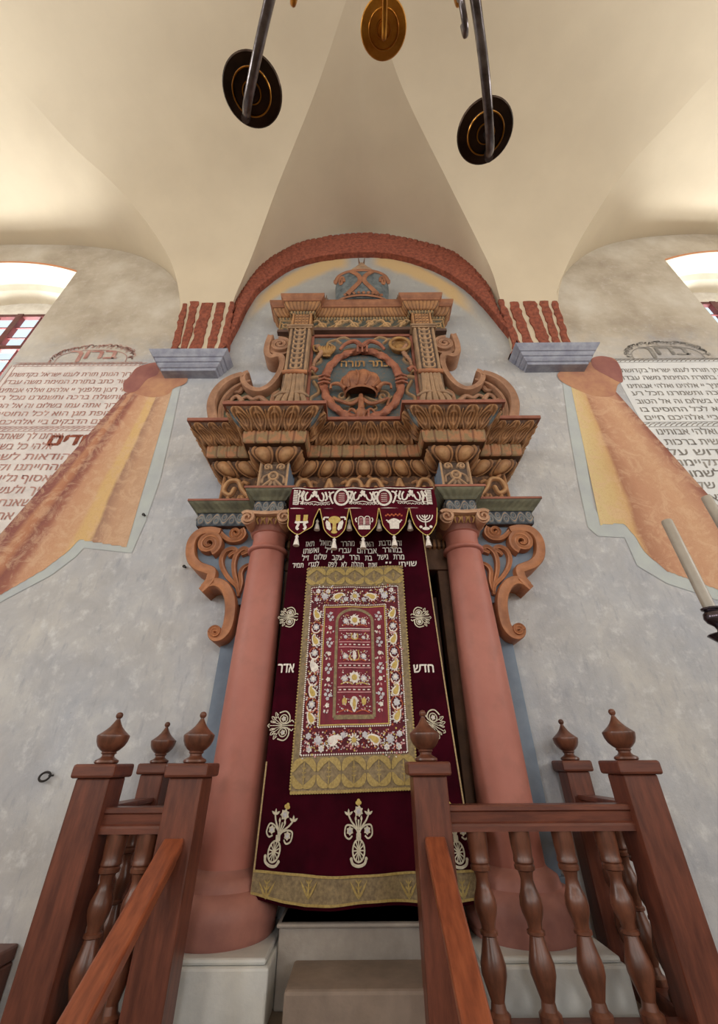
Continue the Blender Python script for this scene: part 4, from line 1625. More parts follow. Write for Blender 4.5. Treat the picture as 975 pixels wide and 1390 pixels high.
for s in (-1, 1):
    mb.tube([on_drum(s * p[0], p[1], .016) for p in [(.62 + q[0] * 1.2, 4.80 + q[1]) for q in spiral(0, 0, .02, .09, math.pi / 2, 1.3, 30)]], lambda t: .016, 8)
    mb.tube([on_drum(s * u, z, .016) for u, z in cr([(.30, 4.93), (.10, 4.84), (.06, 4.74), (.20, 4.64), (.40, 4.54)], 7)], .030, 8)
    mb.tube([on_drum(s * u, z, .016) for u, z in cr([(.98, 4.90), (.92, 4.84), (.80, 4.88), (.70, 4.93)], 7)], .026, 8)
for k in range(9):
    mb.tube([on_drum(-.5 + k * .125, 4.535), on_drum(-.44 + k * .125, 4.55)], .020, 8)
mb.v = [(p[0], cy + (p[1] - cy) * .42, lift(p[2])) for p in mb.v]
mb.build('crest_strapwork', 'cornice_brown', cart)
mb = MB().lathe([(.10, 5.0), (.15, 5.02), (.17, 5.06), (.13, 5.08), (.09, 5.12), (.10, 5.16), (.06, 5.22), (.03, 5.28), (.0, 5.3)], cx, cy, 30)
squash(mb, cy, .7)
mb.build('crest_bowl', 'carved_grey', cart)
mb = MB()
for s in (-1, 1):
    mb.tube([(cx + s * .02, 2.84, 5.38), (cx + s * .045, 2.84, 5.66)], lambda t: .014 * (1 - t) + .003, 8)
mb.build('crest_spike', 'soffit_brown', cart)
mb = MB()
for s in (-1, 1):
    x = XC + s * .44
    mb = MB()
    for d in (-.03, 0, .035):
        mb.tube([(x + d, 2.84, 4.48), (x + d * .4 + .01, 2.84, 4.68 + .06 * (d == 0))], lambda t: .014 * (1 - t) + .004, 7)
    mb.build('cornice_spike', 'soffit_brown', ark)

# ---- scroll brackets
def Z1(px, py, Y=2.84):      # crop of the upper left bracket
    return xz(240 + px / 3.9, 330 + py / 3.9, Y)


for s in (-1, 1):
    m = (lambda L: L) if s < 0 else mir
    A = [Z1(*q) for q in [(500, 500), (484, 545), (480, 590), (500, 612), (540, 606), (562, 622), (556, 672), (530, 722), (492, 765), (445, 788), (400, 782), (366, 758), (352, 728), (362, 704), (384, 694)]]
    mb = MB()
    mb.ribbon(m(cr(A, 7)), lambda t: .070 - .015 * t, 2.80, 3.0)
    sc = Z1(550, 554)
    mb.ribbon(m(spiral(sc[0], sc[1], .012, .105, 1.2, 2.1, 60)), lambda t: .028 + .026 * t, 2.785, 2.9)
    mb.prism([(p[0], p[1]) for p in m([(sc[0] + .14 * math.cos(a), sc[1] + .14 * math.sin(a)) for a in [2 * math.pi * k / 30 for k in range(30)]])], 2.82, 3.0)
    mb.build('upper_scroll', 'scroll_brown', ark, auto=50)
    B = [Z1(*q) for q in [(352, 706), (300, 722), (250, 752), (208, 800), (188, 860), (194, 925), (210, 990)]]
    mb = MB()
    mb.ribbon(m(cr(B, 7)), lambda t: .075 + .02 * t, 2.80, 3.0)
    for dd, w in ((.10, .03),):
        mb.ribbon(m(cr([(p[0] + dd * .9, p[1] - dd * .8) for p in B], 7)), w, 2.82, 2.9)
    mb.build('outer_scroll', 'scroll_brown', ark, auto=50)
    mb = MB()
    bd = [Z1(*q) for q in [(352, 715), (260, 765), (215, 830), (200, 900), (215, 1010), (520, 1010), (560, 800), (540, 740), (500, 775), (440, 800), (380, 790)]]
    mb.prism(m(bd), 2.90, 3.0)
    mb.smooth = False
    mb.build('bracket_ground', 'moulding_green', ark)
    mb = MB()
    for L in ([(350, 730), (330, 775), (290, 770), (310, 745), (345, 740)], [(480, 835), (440, 805), (400, 815), (370, 800), (340, 812)], [(345, 830), (320, 800), (290, 810), (270, 850)],
              [(500, 835), (510, 790), (540, 770)], [(300, 850), (260, 830), (235, 880), (240, 930)]):
        mb.tube([(p[0], 2.875, p[1]) for p in m(cr([Z1(*q) for q in L], 6))], lambda t: .028 - .014 * t, 8)
    mb.build('bracket_leaf', 'scroll_brown', ark)


def Z2(px, py, Y=2.86):      # crop of the lower left bracket
    return xz(250 + px / 6.5, 700 + py / 6.5, Y)


for s in (-1, 1):
    m = (lambda L: L) if s < 0 else mir
    mb = MB()
    sc = Z2(236, 270)
    sp = spiral(sc[0], sc[1], .012, .088, -.5, -2.1, 60)
    mb.ribbon(m(sp), lambda t: .024 + .026 * t, 2.80, 2.92)
    R1 = [Z2(*q) for q in [(330, 165), (250, 150), (160, 165), (95, 225), (72, 310), (85, 400), (140, 462), (210, 490), (258, 512), (250, 570), (225, 610), (190, 650)]]
    mb.ribbon(m(cr(R1, 7)), lambda t: .062 + .012 * math.sin(math.pi * t), 2.81, 3.0)
    R2 = [Z2(*q) for q in [(165, 678), (225, 622), (300, 606), (365, 640), (408, 710), (424, 800), (418, 900), (395, 1000), (350, 1065), (300, 1088), (262, 1070), (256, 1030), (285, 1012)]]
    mb.ribbon(m(cr(R2, 7)), lambda t: .05 + .03 * math.sin(math.pi * min(1, t * 1.2)), 2.81, 3.0)
    q0 = Z2(290, 1040)
    mb.ribbon(m(spiral(q0[0], q0[1], .008, .036, 0, 1.5, 30)), .024, 2.80, 2.95)
    s2 = Z2(462, 168)
    mb.ribbon(m(spiral(s2[0], s2[1], .010, .05, 2.6, 1.7, 36)), .026, 2.82, 2.92)
    mb.ribbon(m(cr([Z2(*q) for q in [(330, 170), (380, 215), (430, 235), (500, 225), (540, 180), (520, 130)]], 6)), .04, 2.82, 2.95)
    for L in ([(485, 720), (475, 640), (400, 560), (350, 480), (335, 400), (365, 330), (430, 300), (465, 320), (420, 350), (400, 375)],
              [(485, 700), (470, 600), (450, 520), (445, 430), (470, 350), (530, 300), (575, 320), (530, 345), (510, 355)],
              [(490, 690), (510, 600), (505, 520), (530, 470), (580, 440)]):
        mb.ribbon(m(cr([Z2(*q) for q in L], 6)), lambda t: .018 + .020 * math.sin(math.pi * min(1, t)) ** .5, 2.83, 2.95)
    br = mb.build('lower_scroll', 'scroll_orange', ark, auto=50)
    mb = MB()
    mb.smooth = False
    bd = [Z2(*q) for q in [(300, 150), (150, 170), (80, 240), (80, 390), (150, 460), (260, 500), (240, 590), (320, 600), (400, 660), (430, 780), (700, 780), (760, 400), (760, 110), (300, 110)]]
    mb.prism(m(bd), 2.87, 3.0)
    mb.build('scroll_ground', 'ark_blue_grey', br)

# pedestals below the columns and the ark step
for s in (-1, 1):
    cx = XC + s * CC
    mb = MB()
    mb.smooth = False
    mb.box(cx - .30, cx + .30, 2.46, 3.0, -.86, -.68)
    mb.box(cx - .285, cx + .285, 2.475, 3.0, -.68, -.66)
    mb.build('plinth', 'painted_stone', ark, bevel=.01)
core('ark_sill', 'stone', [(XC - .42, XC + .42, 2.66, 3.05, -.86, -.60), (XC - .43, XC + .43, 2.64, 3.05, -.615, -.60)], ark, .008)

# stone step before the ark
b = MB()
b.smooth = False
b.box(XC - .34, XC + .33, 2.34, 2.635, -.86, -.705)
tag(b.build('stone_step', 'step_stone', bevel=.012), 'light stone step in front of the ark, below the curtain hem', 'step')

# ================================================================== CURTAIN
def cur_y(x, z):
    t = max(0, (1.7 - z) / 2.2)
    y = 2.70 - .085 * t ** 1.5
    y += .012 * math.sin(x * 11 + z * .9) * (.4 + t) + .006 * math.sin(x * 27 + 1.3 - z * 1.4)
    y += .02 * max(0, (abs(x - .005) - .42) / .12) ** 2 * (1 if x < 0 else .3)
    return y


def cxz(px, py):
    Y = 2.68
    for _ in range(6):
        p = at(px, py, Y)
        Y = cur_y(p[0], p[2])
    return (p[0], p[2])


def zrow(py):
    return cxz(487, py)[1]


HEM = [cxz(*q) for q in [(343, 1214), (360, 1219), (385, 1226), (415, 1231), (450, 1232), (490, 1227), (530, 1224), (570, 1226), (610, 1228), (644, 1222)]]
xl = lambda z: float(np.interp(z, [-.55, 1.65], [-.515, -.50]))
xr = lambda z: float(np.interp(z, [-.55, .4, 1.25, 1.65], [.535, .50, .475, .46]))
hemz = lambda x: float(np.interp(x, [p[0] for p in HEM], [p[1] for p in HEM]))
b = MB()
NXc, NZc = 90, 120
rows = []
for i in range(NZc + 1):
    v = i / NZc
    row = []
    for j in range(NXc + 1):
        u = j / NXc
        xb = xl(-.5) + (xr(-.5) - xl(-.5)) * u
        z = hemz(xb) - .012 + (1.66 - hemz(xb)) * v
        x = xl(z) + (xr(z) - xl(z)) * u
        row.append((x, cur_y(x, z), z))
    rows.append(row)
b.grid(rows)
curtain = b.build('torah_curtain', 'velvet')
tag(curtain, 'dark crimson velvet curtain with gold and silver embroidery hanging between the red columns', 'curtain')
sd = curtain.modifiers.new('thickness', 'SOLIDIFY')
sd.thickness = .006
sd.offset = 1


class Paint(MB):
    """flat needlework laid on a cloth surface"""
    def __init__(s, surf, base=.004):
        super().__init__()
        s.surf = surf
        s.base = base
        s.k = 0
        s.smooth = False

    def pt(s, x, z):
        return (x, s.surf(x, z) - s.base - s.k * .0004, z)

    def poly(s, pts, mi):
        s.k = (s.k + 1) % 12
        s.add([s.pt(*p) for p in pts], [tuple(range(len(pts)))], mi=mi)

    def fan(s, cx, cz, pts, mi):
        s.k = (s.k + 1) % 12
        n = len(pts)
        s.add([s.pt(cx, cz)] + [s.pt(*p) for p in pts], [(0, i + 1, (i + 1) % n + 1) for i in range(n)], mi=mi)

    def disc(s, cx, cz, r, mi, rz=None, n=12):
        rz = rz or r
        s.poly([(cx + r * math.cos(2 * math.pi * k / n), cz + rz * math.sin(2 * math.pi * k / n)) for k in range(n)], mi)

    def flower(s, cx, cz, r, mi, n=8, mc=None, spike=.72):
        s.fan(cx, cz, [(cx + r * (1 if k % 2 else spike) * math.cos(math.pi * k / n), cz + r * (1 if k % 2 else spike) * math.sin(math.pi * k / n)) for k in range(2 * n)], mi)
        if mc is not None:
            s.base += .0012
            s.disc(cx, cz, r * .45, mc)
            s.base -= .0012

    def stroke(s, pts, w, mi, closed=False):
        s.k = (s.k + 1) % 12
        stroke_poly(s, pts, w, lambda x, z: s.surf(x, z) - s.base - s.k * .0004, closed, mi=mi)

    def leaf(s, x, z, a, L, w, mi):
        c, d = math.cos(a), math.sin(a)
        P = [(0, 0), (.3, .5), (.65, .45), (1, 0), (.65, -.45), (.3, -.5)]
        s.poly([(x + c * p * L - d * q * w, z + d * p * L + c * q * w) for p, q in P], mi)

    def quad(s, P, mi, nu=24, nv=6):
        """P: corners tl,tr,br,bl"""
        P = [np.array(p) for p in P]
        rows = []
        for i in range(nv + 1):
            v = i / nv
            rows.append([s.pt(*((P[0] * (1 - v) + P[3] * v) * (1 - j / nu) + (P[1] * (1 - v) + P[2] * v) * (j / nu))) for j in range(nu + 1)])
        o = len(s.v)
        s.grid(rows)
        n = nu * nv
        s.mi[-n:] = [mi] * n


# lettering of the dedication
b = MB()
fy = lambda x, z: cur_y(x, z) - .006
for t, px0, px1, pyb, pyt in (('זה נדבת האלף מהרר שמואל תאז', 415, 546, 742.5, 736), ('במהרר אברהם עברי ז״ל ואשתו', 412, 546, 752, 745.5), ('מרת גישל בת הרר יעקב שלום ז״ל', 410, 549, 761.5, 755),
                                  ('שויתי', 542, 566, 769.5, 763), ('יי', 524, 531, 767, 763), ('שנת תהלה לא לפק', 446, 512, 769.5, 763.5), ('לנגדי תמיד', 397, 433, 771, 765)):
    p0, p1 = cxz(px0, pyb), cxz(px1, pyb)
    zt = cxz(px0, pyt)[1]
    letters(b, t.replace(' ', '   '), p0[0], p1[0], p0[1], zt, fy, .020)
b.build('dedication_lines', 'thread_white', curtain, smooth=False)
b = MB()
p0, p1 = cxz(562, 913), cxz(589, 912)
letters(b, 'חדש', p0[0], p1[0], p0[1], cxz(562, 902.5)[1], fy, .028)
b.build('embroidered_word', 'thread_white', curtain, smooth=False)
b = MB()
p0, p1 = cxz(377, 913), cxz(399, 911)
letters(b, 'אדר', p0[0], p1[0], p0[1], cxz(380, 901.5)[1], fy, .028)
b.build('embroidered_word', 'thread_white', curtain, smooth=False)

# silver flower sprays on the velvet
def local(cx, cz, sc, rot=0, flip=1):
    c, d = math.cos(rot), math.sin(rot)
    return lambda x, z: (cx + sc * (flip * x * c - z * d), cz + sc * (flip * x * d + z * c))


def spray_side(P, T):
    for q in (-1, 1):
        P.stroke([T(.28 * math.cos(a), q * .42 + .26 * math.sin(a)) for a in [2 * math.pi * k / 20 for k in range(20)]], 0.0050, 0, True)
        c_ = T(0, q * .42)
        P.flower(c_[0], c_[1], .015, 0, 5, 1)
        P.stroke([T(*p) for p in cr([(-.1, q * .1), (.38, q * .2), (.42, q * .62), (.1, q * .9), (-.35, q * .8)], 6)], 0.0065, 0)
        P.stroke([T(*p) for p in cr([(.45, q * .2), (.62, q * .32), (.75, q * .2)], 5)], 0.0054, 0)
        for k, (a, b_) in enumerate(((-.55, .72), (-.75, .5), (-.8, .25))):
            P.stroke([T(*p) for p in cr([(-.1, q * .05), (a * .6, q * b_ * .55), (a, q * b_)], 5)], 0.0035, 0)
            P.stroke([T(*p) for p in cr([(a * .7, q * b_ * .9), (a * 1.15, q * b_ * 1.15), (a * 1.05, q * b_ * .75), (a * .7, q * b_ * .7)], 5)], 0.0035, 0)
    P.stroke([T(-1, 0), T(.75, 0)], 0.0042, 0)
    P.stroke([T(*p) for p in cr([(-1.0, -.12), (-1.12, 0), (-1.0, .12)], 5)], 0.0046, 0)


def spray_vase(P, T):
    # wheel
    W = (0, -.62)
    P.stroke([T(W[0] + .24 * math.cos(a), W[1] + .34 * math.sin(a)) for a in [2 * math.pi * k / 24 for k in range(24)]], 0.0074, 0, True)
    for k in range(12):
        a = 2 * math.pi * k / 12
        P.stroke([T(W[0], W[1]), T(W[0] + .22 * math.cos(a), W[1] + .32 * math.sin(a))], 0.0050, 0)
    c_ = T(*W)
    P.disc(c_[0], c_[1], 0.0099, 0)
    P.stroke([T(*p) for p in cr([(-.3, -.88), (-.22, -1.02), (0, -1.08), (.22, -1.02), (.3, -.88)], 6)], 0.0112, 0)
    for x in (-.3, .3):
        c_ = T(x, -.86)
        P.disc(c_[0], c_[1], 0.0068, 0)
    P.stroke([T(0, -.3), T(0, .35)], 0.0074, 0)
    c_ = T(0, -.18)
    P.flower(c_[0], c_[1], .016, 0, 4)
    c_ = T(0, .62)
    P.flower(c_[0], c_[1], .024, 0, 7, 1)
    for dx, dz in ((-.06, .90), (.06, .90), (0, .97), (0, .86)):
        c_ = T(dx, dz)
        P.disc(c_[0], c_[1], .008, 2)
    for s in (-1, 1):
        P.stroke([T(*p) for p in cr([(0, -.15), (s * .12, .1), (s * .3, .3), (s * .42, .5)], 6)], 0.0074, 0)
        c_ = T(s * .42, .58)
        for a in (.6, 1.57, 2.5):
            P.leaf(c_[0], c_[1] - .01, a, .026, .010, 0)
        P.stroke([T(*p) for p in cr([(s * .06, .02), (s * .28, .16), (s * .52, .16), (s * .56, -.12), (s * .40, -.25), (s * .26, -.16)], 6)], 0.0068, 0)
        c_ = T(s * .36, 0)
        P.flower(c_[0], c_[1], .018, 0, 6, 1)
        P.stroke([T(s * .05, .05), T(s * .13, .36)], 0.0056, 0)
        c_ = T(s * .12, .3)
        P.leaf(c_[0], c_[1], 1.57, .022, .010, 0)


def spray(kind, px, py, sc, rot, flip, first=[None]):
    P = Paint(cur_y, .006)
    c = cxz(px, py)
    (spray_side if kind == 's' else spray_vase)(P, local(c[0], c[1], sc, rot, flip))
    return P.build('silver_spray', ['thread_ecru', 'thread_silver', 'thread_gold'], curtain, smooth=False)


spray('s', 394, 838, .070, 0, 1)
spray('s', 569, 838, .070, 0, -1)
spray('s', 385, 985, .078, 0, 1)
spray('s', 585, 982, .078, -.5, -1)
spray('v', 380, 1130, .115, -.28, 1)
spray('v', 487, 1127, .118, 0, 1)
spray('v', 617, 1130, .115, .1, 1)

# gold hem band
P = Paint(cur_y, .005)
nb = 60
topz = lambda x: float(np.interp(x, [cxz(*q)[0] for q in [(347, 1180), (430, 1188), (500, 1187), (560, 1182), (640, 1180)]], [cxz(*q)[1] for q in [(347, 1180), (430, 1188), (500, 1187), (560, 1182), (640, 1180)]]))
xs = np.linspace(xl(-.5) + .002, xr(-.5) - .002, nb)
P.grid([[P.pt(x, topz(x) + (hemz(x) - topz(x)) * v / 6) for x in xs] for v in range(7)])
hem = P.build('hem_band', 'gold_brocade', curtain)
P = Paint(cur_y, .007)
for px in (362, 419, 487, 555, 628):
    c = cxz(px, 1208)
    for a, L in ((1.57, .07), (1.0, .075), (2.14, .075)):
        P.leaf(c[0], c[1] - .03, a, L, .009, 0)
    for dz in (.01, .03, .05):
        for a in (.8, 2.34):
            P.leaf(c[0], c[1] - .03 + dz, a, .022, .006, 0)
for q in range(2):
    P.stroke([(x, (topz(x) - .004) if q else (hemz(x) + .006)) for x in xs], .009, 0)
P.build('hem_pattern', 'gold_pattern', hem, smooth=False)
P = Paint(cur_y, .004)
P.stroke([(xr(z) - .004, z) for z in np.linspace(-.45, 1.4, 60)], .008, 0)
P.build('edge_cord', 'gold_trim', curtain, smooth=False)
P = Paint(cur_y, .004)
P.stroke([(xl(z) + .004, z) for z in np.linspace(-.5, 0, 20)], .008, 0)
P.build('edge_cord', 'gold_trim', curtain, smooth=False)

# the central panel
TL, TR, BR, BL = [np.array(cxz(*q)) for q in ((418, 771.5), (546, 768.5), (567, 1069), (394, 1075))]
zr = [zrow(771), zrow(1073)]


def U(u, py):
    """u across the panel 0..1, py = row of the photo"""
    v = (zr[0] - zrow(py)) / (zr[0] - zr[1])
    v = max(0, min(1, v))
    return tuple((TL * (1 - v) + BL * v) * (1 - u) + (TR * (1 - v) + BR * v) * u)


def rect(P, u0, p0, u1, p1, mi, nu=20, nv=10):
    P.quad([U(u0, p0), U(u1, p0), U(u1, p1), U(u0, p1)], mi, nu, nv)


P = Paint(cur_y, .006)
rect(P, 0, 771, 1, 1073, 0, 30, 40)
panel = P.build('embroidered_panel', 'silk_ground', curtain)
P = Paint(cur_y, .0085)
rect(P, .205, 824, .795, 986, 0, 20, 24)
P.build('red_silk', 'silk_red', panel, smooth=True)
P = Paint(cur_y, .0085)
rect(P, .0, 771, 1, 797, 0, 30, 4)
rect(P, .0, 797, .055, 1026, 0, 3, 30)
rect(P, .945, 797, 1, 1026, 0, 3, 30)
rect(P, .0, 1026, 1, 1073, 0, 30, 6)
# arch band
P.base = .0105
def arch_pts(uo, top, spring, bottom, n=14):
    L = [U(.5 - uo, bottom), U(.5 - uo, (bottom + spring) / 2), U(.5 - uo, spring)]
    for k in range(1, n):
        t = k / n
        a = math.pi - math.pi / 2 * t
        L.append(U(.5 + uo * math.cos(a), spring - (spring - top) * (math.sin(a) ** .9)))
    L.append(U(.5, top))
    R = []
    for k in range(n - 1, 0, -1):
        t = k / n
        a = math.pi / 2 * t
        R.append(U(.5 + uo * math.cos(a), spring - (spring - top) * (math.sin(a) ** .9)))
    R += [U(.5 + uo, spring), U(.5 + uo, (bottom + spring) / 2), U(.5 + uo, bottom)]
    return L + R
ap_ = arch_pts(.172, 829, 846, 975)
P.stroke(ap_, .017, 0)
P.stroke([U(.328 + .344 * k / 10, 974.5) for k in range(11)], .022, 0)
gb = P.build('gold_border', 'gold_brocade', panel)
# scalloped edging
P = Paint(cur_y, .0100)
for k in range(48):
    c = U((k + .5) / 48, 1073)
    P.disc(c[0], c[1] - .004, .008, 0, n=8)
for side in (0, 1):
    for k in range(74):
        c = U(side, 773 + k * 4.05)
        P.disc(c[0], c[1], .006, 0, n=6)
for k in range(36):
    c = U((k + .5) / 36, 772)
    P.disc(c[0], c[1], .006, 0, n=6)
# pattern of interlaced leaves in both gold bands
for p0, p1, n in ((774, 794, 5.0), (1029, 1068, 5.0)):
    pc = (p0 + p1) / 2
    for k in range(int(n) + 1):
        u = (k + .5) / n
        for s in (-1, 1):
            for q in (-1, 1):
                pts = [(u, pc - q * (p1 - p0) * .48), (u + s * .30 / n, pc - q * (p1 - p0) * .36), (u + s * .46 / n, pc - q * (p1 - p0) * .06)]
                if max(p[0] for p in pts) < 1.01 and min(p[0] for p in pts) > -.01:
                    P.stroke([U(*p) for p in cr(pts, 6)], lambda t: .030 * math.sin(math.pi * min(1, .06 + .9 * t)) + .002, 0)
        if u < .97:
            c = U(u, pc)
            for a in (1.57, -1.57):
                P.leaf(c[0], c[1], a, (p1 - p0) * .0016, .006, 0)
            for dz in (-.018, 0, .018):
                for a in (.5, 2.64):
                    P.leaf(c[0], c[1] + dz * (p1 - p0) / 38, a, .014, .005, 0)
P.build('gold_needlework', 'gold_pattern', gb, smooth=False)

# floral needlework
P = Paint(cur_y, .0105)
W_, S_, PK, G_, R_ = 0, 1, 2, 3, 4
rnd = random.Random(11)


def dots(pts_fn, n, r=.0045, mi=W_):
    for k in range(n):
        c = pts_fn((k + .5) / n)
        P.disc(c[0], c[1], r, mi, n=6)


for (u0, p0, u1, p1) in ((.062, 799, .938, 1024), (.192, 823, .808, 987)):
    dots(lambda t: U(u0 + (u1 - u0) * t, p0), 46 if u0 < .1 else 34)
    dots(lambda t: U(u0 + (u1 - u0) * t, p1), 46 if u0 < .1 else 34)
    for uu in (u0, u1):
        dots(lambda t: U(uu, p0 + (p1 - p0) * t), 84 if u0 < .1 else 64)
for uu in (.205, .795):
    P.stroke([U(uu, 824 + 162 * k / 14) for k in range(15)], .006, G_)
for pp in (825.5, 984.5):
    P.stroke([U(.205 + .59 * k / 14, pp) for k in range(15)], .006, G_)


def paisley(c, a, L, flip=1):
    co, si = math.cos(a), math.sin(a)
    def T(x, z):
        return (c[0] + L * (x * co - z * si * flip), c[1] + L * (x * si + z * co * flip))
    shp = [(-.5, 0), (-.42, .26), (-.1, .36), (.25, .26), (.48, .06), (.62, .18), (.66, .34), (.72, .12), (.55, -.12), (.2, -.28), (-.2, -.34), (-.44, -.22)]
    P.fan(*T(0, 0), [T(x * 1.18, z * 1.3) for x, z in shp], W_)
    P.base += .001
    P.fan(*T(0, 0), [T(x * .9, z * .8) for x, z in shp], G_)
    P.base -= .001
    for k in range(7):
        t = math.pi * (.3 + 1.0 * k / 6)
        x, z = .62 * math.cos(t), .50 * math.sin(t) * 1
        P.leaf(*T(x * .9, z * .9), a + t * flip, L * .22, L * .1, W_)


def sprout(c, r, n=6, spread=.03, cols=(W_, S_, PK, R_, G_)):
    for k in range(n):
        a = rnd.uniform(0, 2 * math.pi)
        d = rnd.uniform(.5, 1) * spread
        x, z = c[0] + d * math.cos(a), c[1] + d * math.sin(a)
        col = rnd.choice(cols)
        if rnd.random() < .5:
            P.leaf(x, z, rnd.uniform(0, 6.3), r * rnd.uniform(1, 1.6), r * .6, col)
        else:
            P.disc(x, z, r * rnd.uniform(.35, .6), col, n=7)


# side borders: paisley and ringed flowers alternate
for s in (0, 1):
    for k in range(9):
        py = 836 + k * 17.3
        u = (.13 if s == 0 else .87)
        c = U(u, py)
        f = 1 if s == 0 else -1
        if k % 2 == 0:
            paisley(c, math.pi / 2 + f * .5 + (0), .052, -f)
        else:
            P.stroke([(c[0] + .032 * math.cos(a), c[1] + .036 * math.sin(a)) for a in [2 * math.pi * q / 16 for q in range(16)]], .004, R_, True)
            P.flower(c[0], c[1] + .004, .022, S_, 7, W_)
            P.stroke([(c[0] + .025 * math.cos(a), c[1] - .004 + .027 * math.sin(a)) for a in [math.pi * (1.0 + .9 * q / 8) for q in range(9)]], .007, W_)
        sprout(c, .010, 16, .052)
# top and bottom borders
for py in (811, 1005):
    for u, kind in ((.5, 'f'), (.41, 'd'), (.59, 'd'), (.33, 'p'), (.67, 'q'), (.2, 's'), (.8, 's'), (.12, 'd'), (.88, 'd'), (.13, 't'), (.87, 't'), (.23, 't'), (.77, 't')):
        dp = {'d': 4, 't': -7}.get(kind, 0) * (1 if py < 900 else -1.6)
        c = U(u, py + dp)
        if kind == 'f':
            for k in range(10):
                a = 2 * math.pi * k / 10
                P.leaf(c[0] + .012 * math.cos(a), c[1] + .012 * math.sin(a), a, .022, .010, W_)
            P.disc(c[0], c[1], .014, G_)
        elif kind == 'p':
            paisley(c, .5, .055, -1)
        elif kind == 'q':
            paisley(c, math.pi - .5, .055, 1)
        elif kind == 's':
            P.flower(c[0], c[1], .026, S_, 8, S_)
        else:
            P.flower(c[0], c[1], .018, S_ if kind == 'd' else W_, 6, S_)
        sprout(c, .010, 12, .05)
for py, n in ((806, 80), (817, 90), (997, 90), (1014, 110)):
    for k in range(n):
        sprout(U(.08 + .84 * k / n, py + rnd.uniform(-4, 4)), .008, 1, .004)
# sprigs on the red silk
for s in (0, 1):
    for k in range(8):
        c = U(.265 if s == 0 else .735, 838 + k * 17.5)
        if k % 2 == 0:
            for dx, dz in ((0, .02), (-.012, 0), (.012, -.005), (0, -.022)):
                P.flower(c[0] + dx, c[1] + dz, .011, S_, 5)
        else:
            P.flower(c[0], c[1] + .01, .014, W_, 5)
            P.leaf(c[0], c[1] - .012, -1.2, .018, .01, PK)
            P.leaf(c[0] - .01, c[1] - .012, -2.2, .018, .01, W_)
        sprout(c, .008, 6, .03, (S_, PK, W_, S_))
# rows inside the arch
iu0, iu1 = .352, .648
for py in (855, 857.5, 873, 880, 902, 908, 934, 941):
    P.stroke([U(iu0 + (iu1 - iu0) * k / 8, py) for k in range(9)], .005, PK if py not in (855,) else W_)
for py in (876.5, 905, 937.5):
    for k in range(7):
        a, c = U(iu0 + (iu1 - iu0) * (k + .25) / 7, py), U(iu0 + (iu1 - iu0) * (k + .75) / 7, py)
        P.stroke([a, c], .006, W_)
for p0, p1, cells in ((834, 853, 'star'), (859, 871, 'urn'), (882, 900, 'tree'), (910, 932, 'sun'), (944, 970, 'vase')):
    pc = (p0 + p1) / 2
    h = (U(.5, p0)[1] - U(.5, p1)[1])
    c = U(.5, pc)
    if cells in ('sun', 'star'):
        P.flower(c[0], c[1], h * .42, W_, 9, G_)
    elif cells == 'vase':
        P.fan(c[0], c[1], [(c[0] + h * .22 * math.cos(a) * (1.2 if math.sin(a) > 0 else .7), c[1] + h * .42 * math.sin(a)) for a in [2 * math.pi * k / 14 for k in range(14)]], W_)
        P.base += .001
        P.disc(c[0], c[1], h * .10, G_, h * .3)
        P.base -= .001
    else:
        P.disc(c[0], c[1], h * .15, W_, h * .36)
        for s in (-1, 1):
            P.stroke(cr([(c[0], c[1] - h * .4), (c[0] + s * h * .35, c[1] - h * .2), (c[0] + s * h * .3, c[1] + h * .3)], 5), .006, G_)
    for s in (-1, 1):
        q = U(.5 + s * .085, pc + 1.5)
        (P.flower(q[0], q[1], h * .24, S_, 7, W_) if cells != 'vase' else P.disc(q[0], q[1] + h * .2, h * .14, G_, h * .2))
        P.stroke(cr([(c[0] + s * h * .1, c[1] - h * .42), (c[0] + s * h * .5, c[1] - h * .3), (c[0] + s * h * .9, c[1] - h * .42)], 5), .006, G_ if cells == 'sun' else R_)
    for k in range(70):
        u = rnd.uniform(iu0 + .01, iu1 - .01)
        lim = .105 if cells == 'star' else .2
        if abs(u - .5) > lim + (.06 if cells == 'star' and 0 else 0) and cells == 'star' and rnd.random() < .6:
            continue
        sprout(U(u, rnd.uniform(p0 + 2, p1 - 2)), .007, 1, .002, (W_, W_, PK, S_, W_, G_))
P.build('floral_needlework', ['thread_white', 'thread_silver', 'thread_pink', 'thread_gold', 'thread_rust'], panel, smooth=False)

# ================================================================== VALANCE
VY = 2.49
val = thing('ark_valance', 'short crimson valance with white embroidery and five tasselled pennants above the velvet curtain', 'valance', (XC, VY, 1.40))
vx0, vx1 = xz(392, 690, VY)[0], xz(594, 690, VY)[0]
vt, vb = xz(492, 661.5, VY)[1], xz(492, 693, VY)[1]
vy = lambda x, z: VY + .006 * math.sin(x * 17)
b = MB()
rows = []
for i in range(9):
    z = vb - .01 + (vt - vb + .01) * i / 8
    ins = .0 if i < 5 else .012 * (i - 4) / 4
    row = [(vx0 - .01 + ins, 2.72, z), (vx0 - .005 + ins, 2.60, z)]
    row += [(vx0 + ins + (vx1 - vx0 - 2 * ins) * k / 40, vy(vx0 + (vx1 - vx0) * k / 40, z), z) for k in range(41)]
    row += [(vx1 + .005 - ins, 2.60, z), (vx1 + .01 - ins, 2.72, z)]
    rows.append(row)
top = [(p[0], min(2.74, p[1] + .0), vt + .004) for p in rows[-1]]
rows.append(top)
rows.append([(p[0], 2.735, vt + .012) for p in rows[-1]])
b.grid(rows)
band = b.build('valance_band', 'velvet_valance', val)
P = Paint(vy, .003)
W, R = 0, 1
